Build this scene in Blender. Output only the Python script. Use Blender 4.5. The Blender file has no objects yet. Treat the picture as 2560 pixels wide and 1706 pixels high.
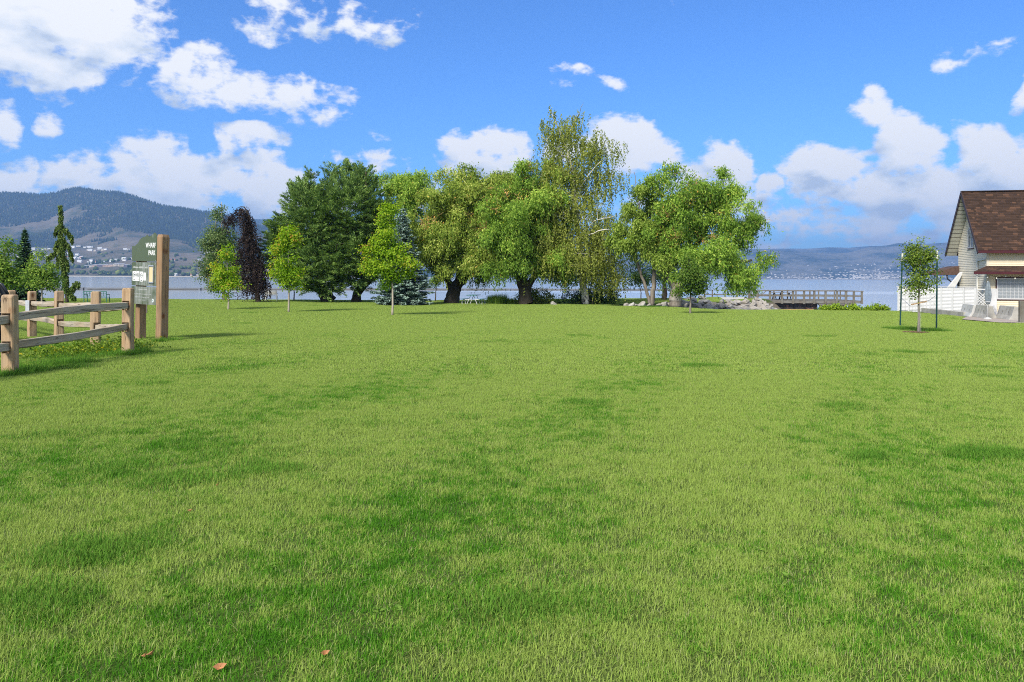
import bpy, bmesh, math, random
import numpy as np
from mathutils import Vector, Matrix

# ------------------------------------------------------------------ camera, world, sun, exposure
scene = bpy.context.scene
col = scene.collection
F = 1900.0; CX = 1280.0; HY = 694.6; CAMZ = 1.55; ROLL = 0.0047
cam_d = bpy.data.cameras.new('camera'); cam = bpy.data.objects.new('camera', cam_d); col.objects.link(cam)
cam_d.sensor_width = 36.0; cam_d.lens = F / 2560 * 36.0; cam_d.shift_y = -(853 - HY) / 2560
cam_d.clip_start = 0.05; cam_d.clip_end = 60000
cam.location = (0, 0, CAMZ); cam.rotation_euler = (math.radians(90), -ROLL, 0)
scene.camera = cam

SUN_EL = math.radians(41); SUN_AZ = math.radians(212)       # azimuth clockwise from +Y: behind the camera, to the left
EXPOSURE = 1.2
scene.view_settings.view_transform = 'Standard'; scene.view_settings.look = 'None'
scene.view_settings.exposure = EXPOSURE; scene.view_settings.gamma = 1.0
scene.view_settings.use_curve_mapping = False
scene.cycles.use_denoising = False
try:
    scene.cycles.denoiser = 'OPENIMAGEDENOISE'; scene.cycles.denoising_input_passes = 'RGB_ALBEDO_NORMAL'
except Exception: pass
scene.cycles.pixel_filter_type = 'BLACKMAN_HARRIS'; scene.cycles.filter_width = 1.05
scene.cycles.max_bounces = 6; scene.cycles.diffuse_bounces = 4; scene.cycles.glossy_bounces = 3
scene.cycles.transmission_bounces = 4; scene.cycles.volume_bounces = 0; scene.cycles.transparent_max_bounces = 6
scene.cycles.caustics_reflective = False; scene.cycles.caustics_refractive = False
scene.cycles.sample_clamp_indirect = 4.0

sl = bpy.data.lights.new('sun', 'SUN'); sun = bpy.data.objects.new('sun', sl); col.objects.link(sun)
sl.energy = 2.7; sl.angle = math.radians(12.0); sl.color = (1.0, 0.945, 0.85)
sdir = Vector((math.sin(SUN_AZ) * math.cos(SUN_EL), math.cos(SUN_AZ) * math.cos(SUN_EL), math.sin(SUN_EL)))
sun.rotation_euler = (-sdir).to_track_quat('-Z', 'Y').to_euler()
sun.location = (20, -20, 40)

def ray(px, py):
    u = (px - CX) / F; v = (HY - py) / F
    return (u * math.cos(ROLL) - v * math.sin(ROLL), 1.0, u * math.sin(ROLL) + v * math.cos(ROLL))
def P(px, py, Y):
    r = ray(px, py); return np.array((r[0] * Y, Y, CAMZ + r[2] * Y))
def sstep(a, b, x):
    t = np.clip((x - a) / (b - a), 0, 1); return t * t * (3 - 2 * t)
LOW = -0.55; LAKE = -1.65
def lz(y): return LOW * sstep(9.0, 48.0, y)
def hit(px, py):
    """where the sight line of a pixel meets the lawn"""
    r = ray(px, py); Y = 20.0
    for _ in range(60): Y = 0.5 * Y + 0.5 * (float(lz(Y)) - CAMZ) / r[2]
    return np.array((r[0] * Y, Y, float(lz(Y))))

# ---- sky: Nishita blue with cumulus laid out by compass direction and height above the horizon
def build_world():
    w = bpy.data.worlds.new('World'); scene.world = w; w.use_nodes = True
    nt = w.node_tree; N = nt.nodes; L = nt.links; N.clear()
    def blob(px, py, rx, ry, s=1.0, rot=0.0):
        a = ray(px, py); az = math.atan2(a[0], a[1]); el = math.atan2(a[2], math.hypot(a[0], a[1]))
        k = math.cos(az) ** 2 / F
        return (az, el, rx * k, ry * math.cos(az) / F, s, rot)
    B = [blob(*b) for b in [
        (110,60,310,170,1.12),(290,40,140,110,0.8),(60,130,250,90,.85),
        (500,195,135,75,.86),(590,225,80,55,.7),(735,262,125,55,.76),(440,165,60,40,.6),
        (845,40,165,58,.64),(655,75,75,34,.6),(700,20,80,40,.55),(15,292,60,48,.9),(135,306,46,38,.75),
        (430,400,105,80,1.25),(400,450,150,90,1.1),(520,430,100,70,.9),(590,358,105,36,.95),(615,408,95,32,.75),(650,470,100,70,1.1),(700,500,120,60,.95),
        (30,415,85,48,1.0),(215,438,150,58,.9),(330,500,420,75,.62),(60,470,200,60,.6),
        (1240,392,115,70,1.2),(968,343,48,24,.6),(960,405,95,42,.65),(850,420,80,34,.5),(1555,352,90,60,1.1),(1600,400,110,50,.9),(1470,385,90,60,.8),
        (1810,410,95,75,1.2),(1760,455,130,60,.95),
        (2150,282,55,42,1.15),(2215,325,78,58,1.3),(2260,390,95,75,1.35),(2475,400,100,88,1.25),(2420,345,60,40,.8),(2075,425,115,65,1.2),(1930,462,52,38,1.15),
        (2260,475,330,72,1.12),(2550,450,160,110,1.1),(2180,545,330,50,.84),(2350,545,90,50,.85),(1990,560,240,46,.76),(1850,520,130,50,.62),(2150,600,620,34,.55),
        (2562,235,42,50,1.15),(2450,110,80,26,.44,0.9),(2390,155,55,26,.48,0.5),(1425,197,48,24,.40),(1528,205,28,14,.22),
        (900,500,260,60,.5),(1250,520,500,70,.45)]]
    g = bpy.data.node_groups.new('cloud_field', 'ShaderNodeTree')
    g.interface.new_socket('Dir', in_out='INPUT', socket_type='NodeSocketVector')
    g.interface.new_socket('Density', in_out='OUTPUT', socket_type='NodeSocketFloat')
    g.interface.new_socket('Soft', in_out='OUTPUT', socket_type='NodeSocketFloat')
    gn = g.nodes; gl = g.links
    gi = gn.new('NodeGroupInput'); go = gn.new('NodeGroupOutput')
    def M(nodes, links, op, a, b=None, c=None, clamp=False):
        m = nodes.new('ShaderNodeMath'); m.operation = op; m.use_clamp = clamp
        for i, x in enumerate((a, b, c)):
            if x is None: continue
            if isinstance(x, (int, float)): m.inputs[i].default_value = x
            else: links.new(x, m.inputs[i])
        return m.outputs[0]
    # domain warp so that outlines curl instead of staying elliptical
    wn = gn.new('ShaderNodeTexNoise'); wn.inputs['Scale'].default_value = 9; wn.inputs['Detail'].default_value = 1
    gl.new(gi.outputs[0], wn.inputs['Vector'])
    sb = gn.new('ShaderNodeVectorMath'); sb.operation = 'SUBTRACT'; sb.inputs[1].default_value = (.5, .5, .5); gl.new(wn.outputs['Color'], sb.inputs[0])
    ma = gn.new('ShaderNodeVectorMath'); ma.operation = 'MULTIPLY_ADD'; ma.inputs[1].default_value = (.085, .085, .06)
    gl.new(sb.outputs[0], ma.inputs[0]); gl.new(gi.outputs[0], ma.inputs[2])
    sx = gn.new('ShaderNodeSeparateXYZ'); gl.new(ma.outputs[0], sx.inputs[0])
    az = M(gn, gl, 'ARCTAN2', sx.outputs[0], sx.outputs[1]); el = M(gn, gl, 'ARCSINE', sx.outputs[2])
    def V(op, *ins):
        m = gn.new('ShaderNodeVectorMath'); m.operation = op
        for i, x in enumerate(ins):
            if isinstance(x, tuple): m.inputs[i].default_value = x
            else: gl.new(x, m.inputs[i])
        return m.outputs[0]
    acc = None                                             # three heaps per lane
    while len(B) % 3: B.append((0, -1.0, .01, .01, .1, 0))
    for i in range(0, len(B), 3):
        t = B[i:i + 3]; q = 1.12
        dx = V('MULTIPLY_ADD', az, tuple(1 / (q * b[2]) for b in t), tuple(-b[0] / (q * b[2]) for b in t))
        dy = V('MULTIPLY_ADD', el, tuple(1 / (q * b[3]) for b in t), tuple(-b[1] / (q * b[3]) for b in t))
        d2 = V('MULTIPLY_ADD', dy, dy, V('MULTIPLY', dx, dx))
        v = V('MULTIPLY_ADD', d2, tuple(-b[4] * .75 for b in t), tuple(b[4] * .75 for b in t))
        acc = v if acc is None else V('MAXIMUM', acc, v)
    s3 = gn.new('ShaderNodeSeparateXYZ'); gl.new(acc, s3.inputs[0])
    acc = M(gn, gl, 'SMOOTH_MAX', M(gn, gl, 'SMOOTH_MAX', s3.outputs[0], s3.outputs[1], .15), s3.outputs[2], .15)
    acc = M(gn, gl, 'MAXIMUM', acc, -.35)
    # unseen cloud outside the picture, thicker overhead and behind for neutral fill light
    side = M(gn, gl, 'MULTIPLY', M(gn, gl, 'SUBTRACT', M(gn, gl, 'ABSOLUTE', az), .66), 4.0, clamp=True)
    bank = M(gn, gl, 'MULTIPLY_ADD', M(gn, gl, 'ABSOLUTE', M(gn, gl, 'SUBTRACT', el, .11)), -2.2, .48)
    bank = M(gn, gl, 'MAXIMUM', bank, .38)
    bank = M(gn, gl, 'MULTIPLY_ADD', M(gn, gl, 'ADD', bank, .35), side, -.35)
    acc = M(gn, gl, 'MAXIMUM', acc, bank)
    sc = gn.new('ShaderNodeVectorMath'); sc.operation = 'MULTIPLY'; sc.inputs[1].default_value = (1, 1, 1.9); gl.new(gi.outputs[0], sc.inputs[0])
    n1 = gn.new('ShaderNodeTexNoise'); n1.inputs['Scale'].default_value = 19; n1.inputs['Detail'].default_value = 9; n1.inputs['Roughness'].default_value = .62
    gl.new(sc.outputs[0], n1.inputs['Vector'])
    n2 = gn.new('ShaderNodeTexNoise'); n2.inputs['Scale'].default_value = 34; n2.inputs['Detail'].default_value = 2; n2.inputs['Roughness'].default_value = .5
    gl.new(ma.outputs[0], n2.inputs['Vector'])
    bill = M(gn, gl, 'SUBTRACT', .12, M(gn, gl, 'ABSOLUTE', M(gn, gl, 'SUBTRACT', n2.outputs[0], .5)))
    nz = M(gn, gl, 'SUBTRACT', n1.outputs[0], .5)
    d = M(gn, gl, 'MULTIPLY_ADD', nz, 2.25, acc)
    d = M(gn, gl, 'MULTIPLY_ADD', bill, 1.3, d)
    gl.new(d, go.inputs['Density']); 
    n3 = gn.new('ShaderNodeTexNoise'); n3.inputs['Scale'].default_value = 21; n3.inputs['Detail'].default_value = 4; n3.inputs['Roughness'].default_value = .5
    gl.new(sc.outputs[0], n3.inputs['Vector'])
    soft = M(gn, gl, 'MULTIPLY_ADD', M(gn, gl, 'SUBTRACT', n3.outputs[0], .5), 1.5, acc)
    gl.new(soft, go.inputs['Soft'])
    tc = N.new('ShaderNodeTexCoord')
    c0 = N.new('ShaderNodeGroup'); c0.node_tree = g; L.new(tc.outputs['Generated'], c0.inputs[0])
    up = N.new('ShaderNodeVectorMath'); up.operation = 'ADD'; up.inputs[1].default_value = (.010, 0, .026); L.new(tc.outputs['Generated'], up.inputs[0])
    c1 = N.new('ShaderNodeGroup'); c1.node_tree = g; L.new(up.outputs[0], c1.inputs[0])
    al = N.new('ShaderNodeMapRange'); al.interpolation_type = 'SMOOTHSTEP'; al.inputs[1].default_value = .16; al.inputs[2].default_value = .66
    L.new(c0.outputs[0], al.inputs[0])
    diff = M(N, L, 'SUBTRACT', c0.outputs[1], c1.outputs[1])
    lit = M(N, L, 'MULTIPLY_ADD', diff, 1.1, M(N, L, 'MULTIPLY_ADD', c0.outputs[0], -.15, .76), clamp=True)
    # thick middles go grey-blue below
    cr = N.new('ShaderNodeValToRGB'); e = cr.color_ramp.elements
    e[0].position = 0.12; e[0].color = (.56, .65, .79, 1); e[1].position = .80; e[1].color = (1.0, 1.0, 1.0, 1)
    m = cr.color_ramp.elements.new(.44); m.color = (.83, .88, .94, 1)
    L.new(lit, cr.inputs[0])
    sky = N.new('ShaderNodeTexSky'); sky.sky_type = 'NISHITA'; sky.sun_disc = False
    sky.sun_elevation = SUN_EL; sky.sun_rotation = SUN_AZ; sky.altitude = 350; sky.air_density = 1.0; sky.dust_density = .6; sky.ozone_density = 3.0
    tint = N.new('ShaderNodeMix'); tint.data_type = 'RGBA'; tint.blend_type = 'MULTIPLY'; tint.inputs[0].default_value = 1
    L.new(sky.outputs[0], tint.inputs[6]); tint.inputs[7].default_value = (.31, .56, .90, 1)
    gain = N.new('ShaderNodeVectorMath'); gain.operation = 'SCALE'; gain.inputs['Scale'].default_value = 4.75   # clouds against the physically bright sky
    L.new(cr.outputs[0], gain.inputs[0])
    mx = N.new('ShaderNodeMix'); mx.data_type = 'RGBA'
    opa = M(N, L, 'MULTIPLY', al.outputs[0], .97)
    L.new(opa, mx.inputs[0]); L.new(tint.outputs[2], mx.inputs[6]); L.new(gain.outputs[0], mx.inputs[7])
    bg = N.new('ShaderNodeBackground'); bg.inputs['Strength'].default_value = 0.10; L.new(mx.outputs[2], bg.inputs[0])
    out = N.new('ShaderNodeOutputWorld'); L.new(bg.outputs[0], out.inputs[0])
    w.cycles.sampling_method = 'MANUAL'; w.cycles.sample_map_resolution = 512
build_world()

# ------------------------------------------------------------------ helpers
RNG = np.random.default_rng(7)
def tag(o, label=None, cat=None, group=None, kind=None):
    if label: o['label'] = label
    if cat: o['category'] = cat
    if group: o['group'] = group
    if kind: o['kind'] = kind
    return o
def thing(name, label, cat, loc=(0, 0, 0), rotz=0.0, group=None):
    o = bpy.data.objects.new(name, None); col.objects.link(o); o.empty_display_size = .2
    o.location = tuple(float(v) for v in loc); o.rotation_euler = (0, 0, rotz)
    return tag(o, label, cat, group)
def add(name, mesh, parent=None, loc=None, rot=None):
    o = bpy.data.objects.new(name, mesh); col.objects.link(o)
    if parent is not None: o.parent = parent
    if loc is not None: o.location = tuple(float(v) for v in loc)
    if rot is not None: o.rotation_euler = rot
    return o
def mesh_np(name, v, f, mat=None, smooth=False, attrs=None):
    """v (n,3), f (m,3|4) arrays -> mesh"""
    v = np.asarray(v, np.float32); f = np.asarray(f, np.int32); k = f.shape[1]
    m = bpy.data.meshes.new(name)
    m.vertices.add(len(v)); m.vertices.foreach_set('co', v.ravel())
    m.loops.add(f.size); m.loops.foreach_set('vertex_index', f.ravel())
    m.polygons.add(len(f)); m.polygons.foreach_set('loop_start', np.arange(0, f.size, k, dtype=np.int32))
    m.polygons.foreach_set('loop_total', np.full(len(f), k, np.int32))
    for nm, a in (attrs or {}).items():
        at = m.attributes.new(nm, 'FLOAT', 'POINT'); at.data.foreach_set('value', np.asarray(a, np.float32))
    m.update(calc_edges=True)
    if smooth: m.polygons.foreach_set('use_smooth', np.ones(len(f), bool))
    if mat: m.materials.append(mat)
    return m
class MB:
    """collects boxes, bars, prisms and tubes; build() links them as one mesh object"""
    def __init__(s): s.v = []; s.f = []
    def poly(s, vs, fs):
        n = len(s.v); s.v += [tuple(map(float, x)) for x in vs]; s.f += [tuple(i + n for i in q) for q in fs]; return s
    def box(s, x0, x1, y0, y1, z0, z1):
        return s.poly([(x0,y0,z0),(x1,y0,z0),(x1,y1,z0),(x0,y1,z0),(x0,y0,z1),(x1,y0,z1),(x1,y1,z1),(x0,y1,z1)],
                      [(0,3,2,1),(4,5,6,7),(0,1,5,4),(1,2,6,5),(2,3,7,6),(3,0,4,7)])
    def bar(s, a, b, w, h=None, up=(0, 0, 1)):
        h = h or w; a = Vector(a); b = Vector(b); d = (b - a).normalized(); u = Vector(up)
        if abs(d.dot(u)) > .98: u = Vector((0, 1, 0))
        r = d.cross(u).normalized(); u = r.cross(d)
        vs = []
        for p in (a, b):
            for sx, sz in ((-1,-1),(1,-1),(1,1),(-1,1)): vs.append(p + r * sx * w / 2 + u * sz * h / 2)
        return s.poly(vs, [(0,1,2,3),(7,6,5,4),(0,4,5,1),(1,5,6,2),(2,6,7,3),(3,7,4,0)])
    def tube(s, pts, rad, n=6, cap=True):
        pts = [Vector(p) for p in pts]
        if not isinstance(rad, (list, tuple, np.ndarray)): rad = [rad] * len(pts)
        base = len(s.v); prev = None
        for i, p in enumerate(pts):
            d = (pts[min(i + 1, len(pts) - 1)] - pts[max(i - 1, 0)]).normalized()
            if prev is None:
                a = Vector((1, 0, 0)) if abs(d.x) < .9 else Vector((0, 1, 0)); r = d.cross(a).normalized()
            else: r = (prev - d * prev.dot(d)).normalized()
            prev = r; u = d.cross(r)
            for k in range(n):
                t = 2 * math.pi * k / n; q = p + (r * math.cos(t) + u * math.sin(t)) * float(rad[i]); s.v.append(tuple(q))
        for i in range(len(pts) - 1):
            for k in range(n):
                a = base + i * n + k; b = base + i * n + (k + 1) % n; s.f.append((a, b, b + n, a + n))
        if cap:
            s.f.append(tuple(base + k for k in reversed(range(n)))); s.f.append(tuple(base + (len(pts) - 1) * n + k for k in range(n)))
        return s
    def prism(s, outline, y0, y1):
        """outline of (x,z), extruded along y"""
        n = len(outline); vs = [(x, y0, z) for x, z in outline] + [(x, y1, z) for x, z in outline]
        fs = [tuple(range(n)), tuple(reversed(range(n, 2 * n)))] + [(i, i + n, (i + 1) % n + n, (i + 1) % n) for i in range(n)]
        return s.poly(vs, fs)
    def mesh(s, name, mat=None, smooth=False, bevel=0):
        m = bpy.data.meshes.new(name); m.from_pydata(s.v, [], s.f)
        if bevel:
            bm = bmesh.new(); bm.from_mesh(m)
            bmesh.ops.remove_doubles(bm, verts=bm.verts, dist=1e-5)
            bmesh.ops.recalc_face_normals(bm, faces=bm.faces)
            bmesh.ops.bevel(bm, geom=[e for e in bm.edges if e.is_manifold], offset=bevel, segments=1, affect='EDGES', clamp_overlap=True)
            bm.to_mesh(m); bm.free()
        m.update()
        if smooth: m.polygons.foreach_set('use_smooth', np.ones(len(m.polygons), bool))
        if mat: m.materials.append(mat)
        return m
    def build(s, name, mat, parent=None, loc=None, rot=None, smooth=False, bevel=0):
        return add(name, s.mesh(name, mat, smooth, bevel), parent, loc, rot)

def nhash(ix, iy, seed):
    h = (ix.astype(np.int64) * 374761393 + iy.astype(np.int64) * 668265263 + seed * 974711) & 0x7fffffff
    h = ((h ^ (h >> 13)) * 1274126177) & 0x7fffffff
    return ((h ^ (h >> 16)) & 0xffff) / 65535.0
def vnoise(x, y, seed=0):
    x = np.asarray(x, float); y = np.asarray(y, float)
    ix = np.floor(x); iy = np.floor(y); fx = x - ix; fy = y - iy; fx = fx * fx * (3 - 2 * fx); fy = fy * fy * (3 - 2 * fy)
    a = nhash(ix, iy, seed); b = nhash(ix + 1, iy, seed); c = nhash(ix, iy + 1, seed); d = nhash(ix + 1, iy + 1, seed)
    return (a * (1 - fx) + b * fx) * (1 - fy) + (c * (1 - fx) + d * fx) * fy
def fbm(x, y, oct=5, seed=0, gain=.5):
    s = 0; a = 1; n = 0
    for i in range(oct): s = s + a * vnoise(np.asarray(x) * 2 ** i + i * 17.3, np.asarray(y) * 2 ** i - i * 9.1, seed + i); n += a; a *= gain
    return s / n

# ------------------------------------------------------------------ materials
class NT:
    def __init__(s, name):
        s.m = bpy.data.materials.new(name); s.m.use_nodes = True; s.t = s.m.node_tree; s.N = s.t.nodes; s.L = s.t.links
        s.b = s.N['Principled BSDF']; s.out = s.N['Material Output']
    def n(s, typ, **kw):
        x = s.N.new(typ)
        for k, v in kw.items():
            if k in x.inputs.keys():
                if hasattr(v, 'links') or isinstance(v, bpy.types.NodeSocket): s.L.new(v, x.inputs[k])
                else: x.inputs[k].default_value = v
            else: setattr(x, k, v)
        return x
    def math(s, op, a, b=None, c=None, clamp=False):
        m = s.N.new('ShaderNodeMath'); m.operation = op; m.use_clamp = clamp
        for i, x in enumerate((a, b, c)):
            if x is None: continue
            if isinstance(x, (int, float)): m.inputs[i].default_value = x
            else: s.L.new(x, m.inputs[i])
        return m.outputs[0]
    def ramp(s, fac, stops, interp='LINEAR'):
        r = s.N.new('ShaderNodeValToRGB'); e = r.color_ramp.elements; r.color_ramp.interpolation = interp
        while len(e) < len(stops): e.new(.5)
        for x, (p, c) in zip(e, stops): x.position = p; x.color = (*c, 1)
        s.L.new(fac, r.inputs[0]); return r.outputs[0]
    def mix(s, fac, a, b, blend='MIX'):
        m = s.N.new('ShaderNodeMix'); m.data_type = 'RGBA'; m.blend_type = blend
        for sock, x in ((m.inputs[0], fac), (m.inputs[6], a), (m.inputs[7], b)):
            if isinstance(x, bpy.types.NodeSocket): s.L.new(x, sock)
            elif isinstance(x, (int, float)): sock.default_value = x
            else: sock.default_value = (*x, 1)
        return m.outputs[2]
    def noise(s, scale, detail=3, rough=.5, vec=None, dist=0.0):
        n = s.N.new('ShaderNodeTexNoise'); n.inputs['Scale'].default_value = scale; n.inputs['Detail'].default_value = detail
        n.inputs['Roughness'].default_value = rough; n.inputs['Distortion'].default_value = dist
        if vec is not None: s.L.new(vec, n.inputs['Vector'])
        return n.outputs[0]
    def pos(s): return s.N.new('ShaderNodeNewGeometry').outputs['Position']
    def obj(s): return s.N.new('ShaderNodeTexCoord').outputs['Object']
    def mapv(s, vec, scale=(1, 1, 1), rot=(0, 0, 0), loc=(0, 0, 0)):
        m = s.N.new('ShaderNodeMapping'); m.inputs['Scale'].default_value = scale; m.inputs['Rotation'].default_value = rot; m.inputs['Location'].default_value = loc
        s.L.new(vec, m.inputs['Vector']); return m.outputs[0]
    def attr(s, name): return s.n('ShaderNodeAttribute', attribute_name=name).outputs['Fac']
    def rand(s): return s.N.new('ShaderNodeObjectInfo').outputs['Random']
    def bump(s, h, strength=.3, dist=.02):
        b = s.n('ShaderNodeBump', Strength=strength, Distance=dist); s.L.new(h, b.inputs['Height']); s.L.new(b.outputs[0], s.b.inputs['Normal']); return b
    def set(s, color=None, rough=None, spec=None, metal=None):
        for k, v in (('Base Color', color), ('Roughness', rough), ('Specular IOR Level', spec), ('Metallic', metal)):
            if v is None: continue
            if isinstance(v, bpy.types.NodeSocket): s.L.new(v, s.b.inputs[k])
            elif isinstance(v, tuple): s.b.inputs[k].default_value = (*v, 1)
            else: s.b.inputs[k].default_value = v
        return s.m

def mat_leaf(name, stops, tip=None, trans=.44, rough=.65):
    t = NT(name); c = t.ramp(t.attr('v'), stops)
    if tip: c = t.mix(t.attr('w'), c, tip)
    t.set(c, rough, .10)
    tr = t.n('ShaderNodeBsdfTranslucent'); hs = t.n('ShaderNodeHueSaturation'); hs.inputs['Value'].default_value = 1.25; hs.inputs['Saturation'].default_value = 1.1
    t.L.new(c, hs.inputs['Color']); t.L.new(hs.outputs[0], tr.inputs[0])
    mx = t.n('ShaderNodeMixShader'); mx.inputs[0].default_value = trans
    t.L.new(t.b.outputs[0], mx.inputs[1]); t.L.new(tr.outputs[0], mx.inputs[2]); t.L.new(mx.outputs[0], t.out.inputs[0])
    return t.m
def mat_bark(name, dark, light, scale=6, bump=.6):
    t = NT(name); o = t.pos(); v = t.mapv(o, (scale, scale, scale * .22)); n = t.noise(1, 5, .65, v)
    t.set(t.ramp(n, [(.3, dark), (.7, light)]), .9, .15); t.bump(n, bump, .04); return t.m
def mat_plain(name, c, rough=.6, var=.12, scale=3.0, metal=0.0, spec=.4, bump=0.0):
    t = NT(name); n = t.noise(scale, 5, .6, t.obj())
    d = tuple(x * (1 - var) for x in c); l = tuple(min(1, x * (1 + var)) for x in c)
    t.set(t.ramp(n, [(.3, d), (.7, l)]), rough, spec, metal)
    if bump: t.bump(t.noise(scale * 8, 4, .6, t.obj()), bump, .01)
    return t.m
def mat_wood(name, c1, c2, grey, axis, greyamt=.5, knots=True):
    t = NT(name); o = t.obj(); r = t.rand()
    off = t.n('ShaderNodeCombineXYZ'); t.L.new(t.math('MULTIPLY', r, 37.0), off.inputs[0]); t.L.new(t.math('MULTIPLY', r, 53.0), off.inputs[2])
    ad = t.n('ShaderNodeVectorMath', operation='ADD'); t.L.new(o, ad.inputs[0]); t.L.new(off.outputs[0], ad.inputs[1])
    s = [14.0, 14.0, 14.0]; s[axis] = .9
    g = t.noise(1, 6, .65, t.mapv(ad.outputs[0], tuple(s)), .4)
    s2 = [40.0, 40.0, 40.0]; s2[axis] = 1.3
    fine = t.noise(1, 3, .6, t.mapv(ad.outputs[0], tuple(s2)))
    c = t.ramp(g, [(.28, c2), (.62, c1)])
    w = t.noise(1.6, 3, .6, ad.outputs[0])
    c = t.mix(t.math('MULTIPLY', t.math('MULTIPLY_ADD', w, 4.0, -1.4, clamp=True), greyamt), c, grey)
    c = t.mix(t.math('MULTIPLY_ADD', fine, -3.4, 1.55, clamp=True), c, t.mix(.62, c, (.03, .02, .015)))
    ck = t.noise(1, 2, .5, t.mapv(ad.outputs[0], tuple(.35 if i == axis else 17.0 for i in range(3))))
    ck = t.math('MULTIPLY_ADD', t.math('ABSOLUTE', t.math('SUBTRACT', ck, .52)), -60.0, 1.0, clamp=True)
    c = t.mix(t.math('MULTIPLY', ck, .8), c, (.035, .022, .014))
    if knots:
        sk = [3.6, 3.6, 3.6]; sk[axis] = 2.2
        vo = t.n('ShaderNodeTexVoronoi'); vo.inputs['Scale'].default_value = 1.0; t.L.new(t.mapv(ad.outputs[0], tuple(sk)), vo.inputs['Vector'])
        k = t.math('MULTIPLY_ADD', vo.outputs['Distance'], -6.5, 1.45, clamp=True)
        c = t.mix(k, c, (.14, .052, .018))
    t.set(c, .82, .2); t.bump(t.math('ADD', g, t.math('MULTIPLY', fine, .6)), .5, .008); return t.m
M_POST = mat_wood('post_cedar', (.50, .335, .185), (.27, .155, .07), (.36, .30, .23), 2, .4)
M_RAIL = mat_wood('rail_weathered', (.46, .37, .26), (.25, .19, .125), (.38, .345, .285), 0, .75, False)
M_SIGNPOST = mat_wood('sign_timber', (.33, .205, .11), (.20, .115, .055), (.27, .20, .135), 2, .35)
M_DOCK = mat_wood('dock_timber', (.16, .14, .11), (.085, .07, .055), (.18, .175, .155), 0, .8, False)
M_DOCKZ = mat_wood('dock_post_timber', (.15, .13, .10), (.075, .062, .048), (.17, .165, .14), 2, .8, False)
M_WHITE = mat_plain('white_paint', (.52, .52, .515), .5, .06)
M_DARKM = mat_plain('black_metal', (.02, .022, .025), .35, .2, 8)
M_GREENM = mat_plain('green_enamel', (.03, .13, .10), .4, .2, 6)
M_GALV = mat_plain('galvanised_steel', (.48, .49, .5), .35, .2, 6, .7)
M_CONC = mat_plain('concrete', (.34, .325, .285), .85, .25, 2.5, bump=.5)
M_CONC_L = mat_plain('concrete_light', (.46, .45, .425), .85, .15, 2.5, bump=.5)
M_STAKE = mat_plain('stake_green', (.012, .05, .05), .45, .3, 9)

# ------------------------------------------------------------------ land, lake, hills
def pg(px, py):
    r = ray(px, py); Y = (LOW - CAMZ) / r[2]; return (r[0] * Y, Y)
LAND = [(-130, -60), (120, -60), (120, 60), (60, 58), (31, 57), (28, 54.5), (26.6, 51.9),
        pg(2250, 777.5), pg(2150, 776.8), pg(2050, 775.8), pg(1900, 775), pg(1770, 773), pg(1700, 768), pg(1620, 766.5), pg(1560, 766),
        (7.4, 59), (8.4, 61.5), pg(1620, 760), pg(1690, 758), pg(1760, 756), pg(1830, 753.5), pg(1880, 752.0), (26.0, 77), (26.5, 84), (22.5, 87),
        pg(1800, 747), pg(1640, 746.2), pg(1490, 747.2), pg(1330, 749.6), pg(1090, 751.5), pg(850, 751.0), pg(600, 749.6), pg(300, 747.5), (-60, 72), (-130, 76)]
LP = np.array(LAND)
def sdist(x, y):
    """positive inside the land"""
    x = np.asarray(x, float); y = np.asarray(y, float); d = np.full(x.shape, 1e9); ins = np.zeros(x.shape, bool)
    n = len(LP)
    for i in range(n):
        ax, ay = LP[i]; bx, by = LP[(i + 1) % n]; ex, ey = bx - ax, by - ay
        t = np.clip(((x - ax) * ex + (y - ay) * ey) / (ex * ex + ey * ey), 0, 1)
        d = np.minimum(d, np.hypot(x - ax - t * ex, y - ay - t * ey))
        c = (ay > y) != (by > y); xi = ax + (y - ay) / (by - ay + 1e-12) * ex; ins ^= c & (x < xi)
    return np.where(ins, d, -d)
def gz(x, y):
    s = sdist(np.atleast_1d(x), np.atleast_1d(y)); z = lz(np.atleast_1d(y)) - 1.9 * sstep(-.15, 2.6, -s)
    return z if np.ndim(x) else float(z[0])
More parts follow.
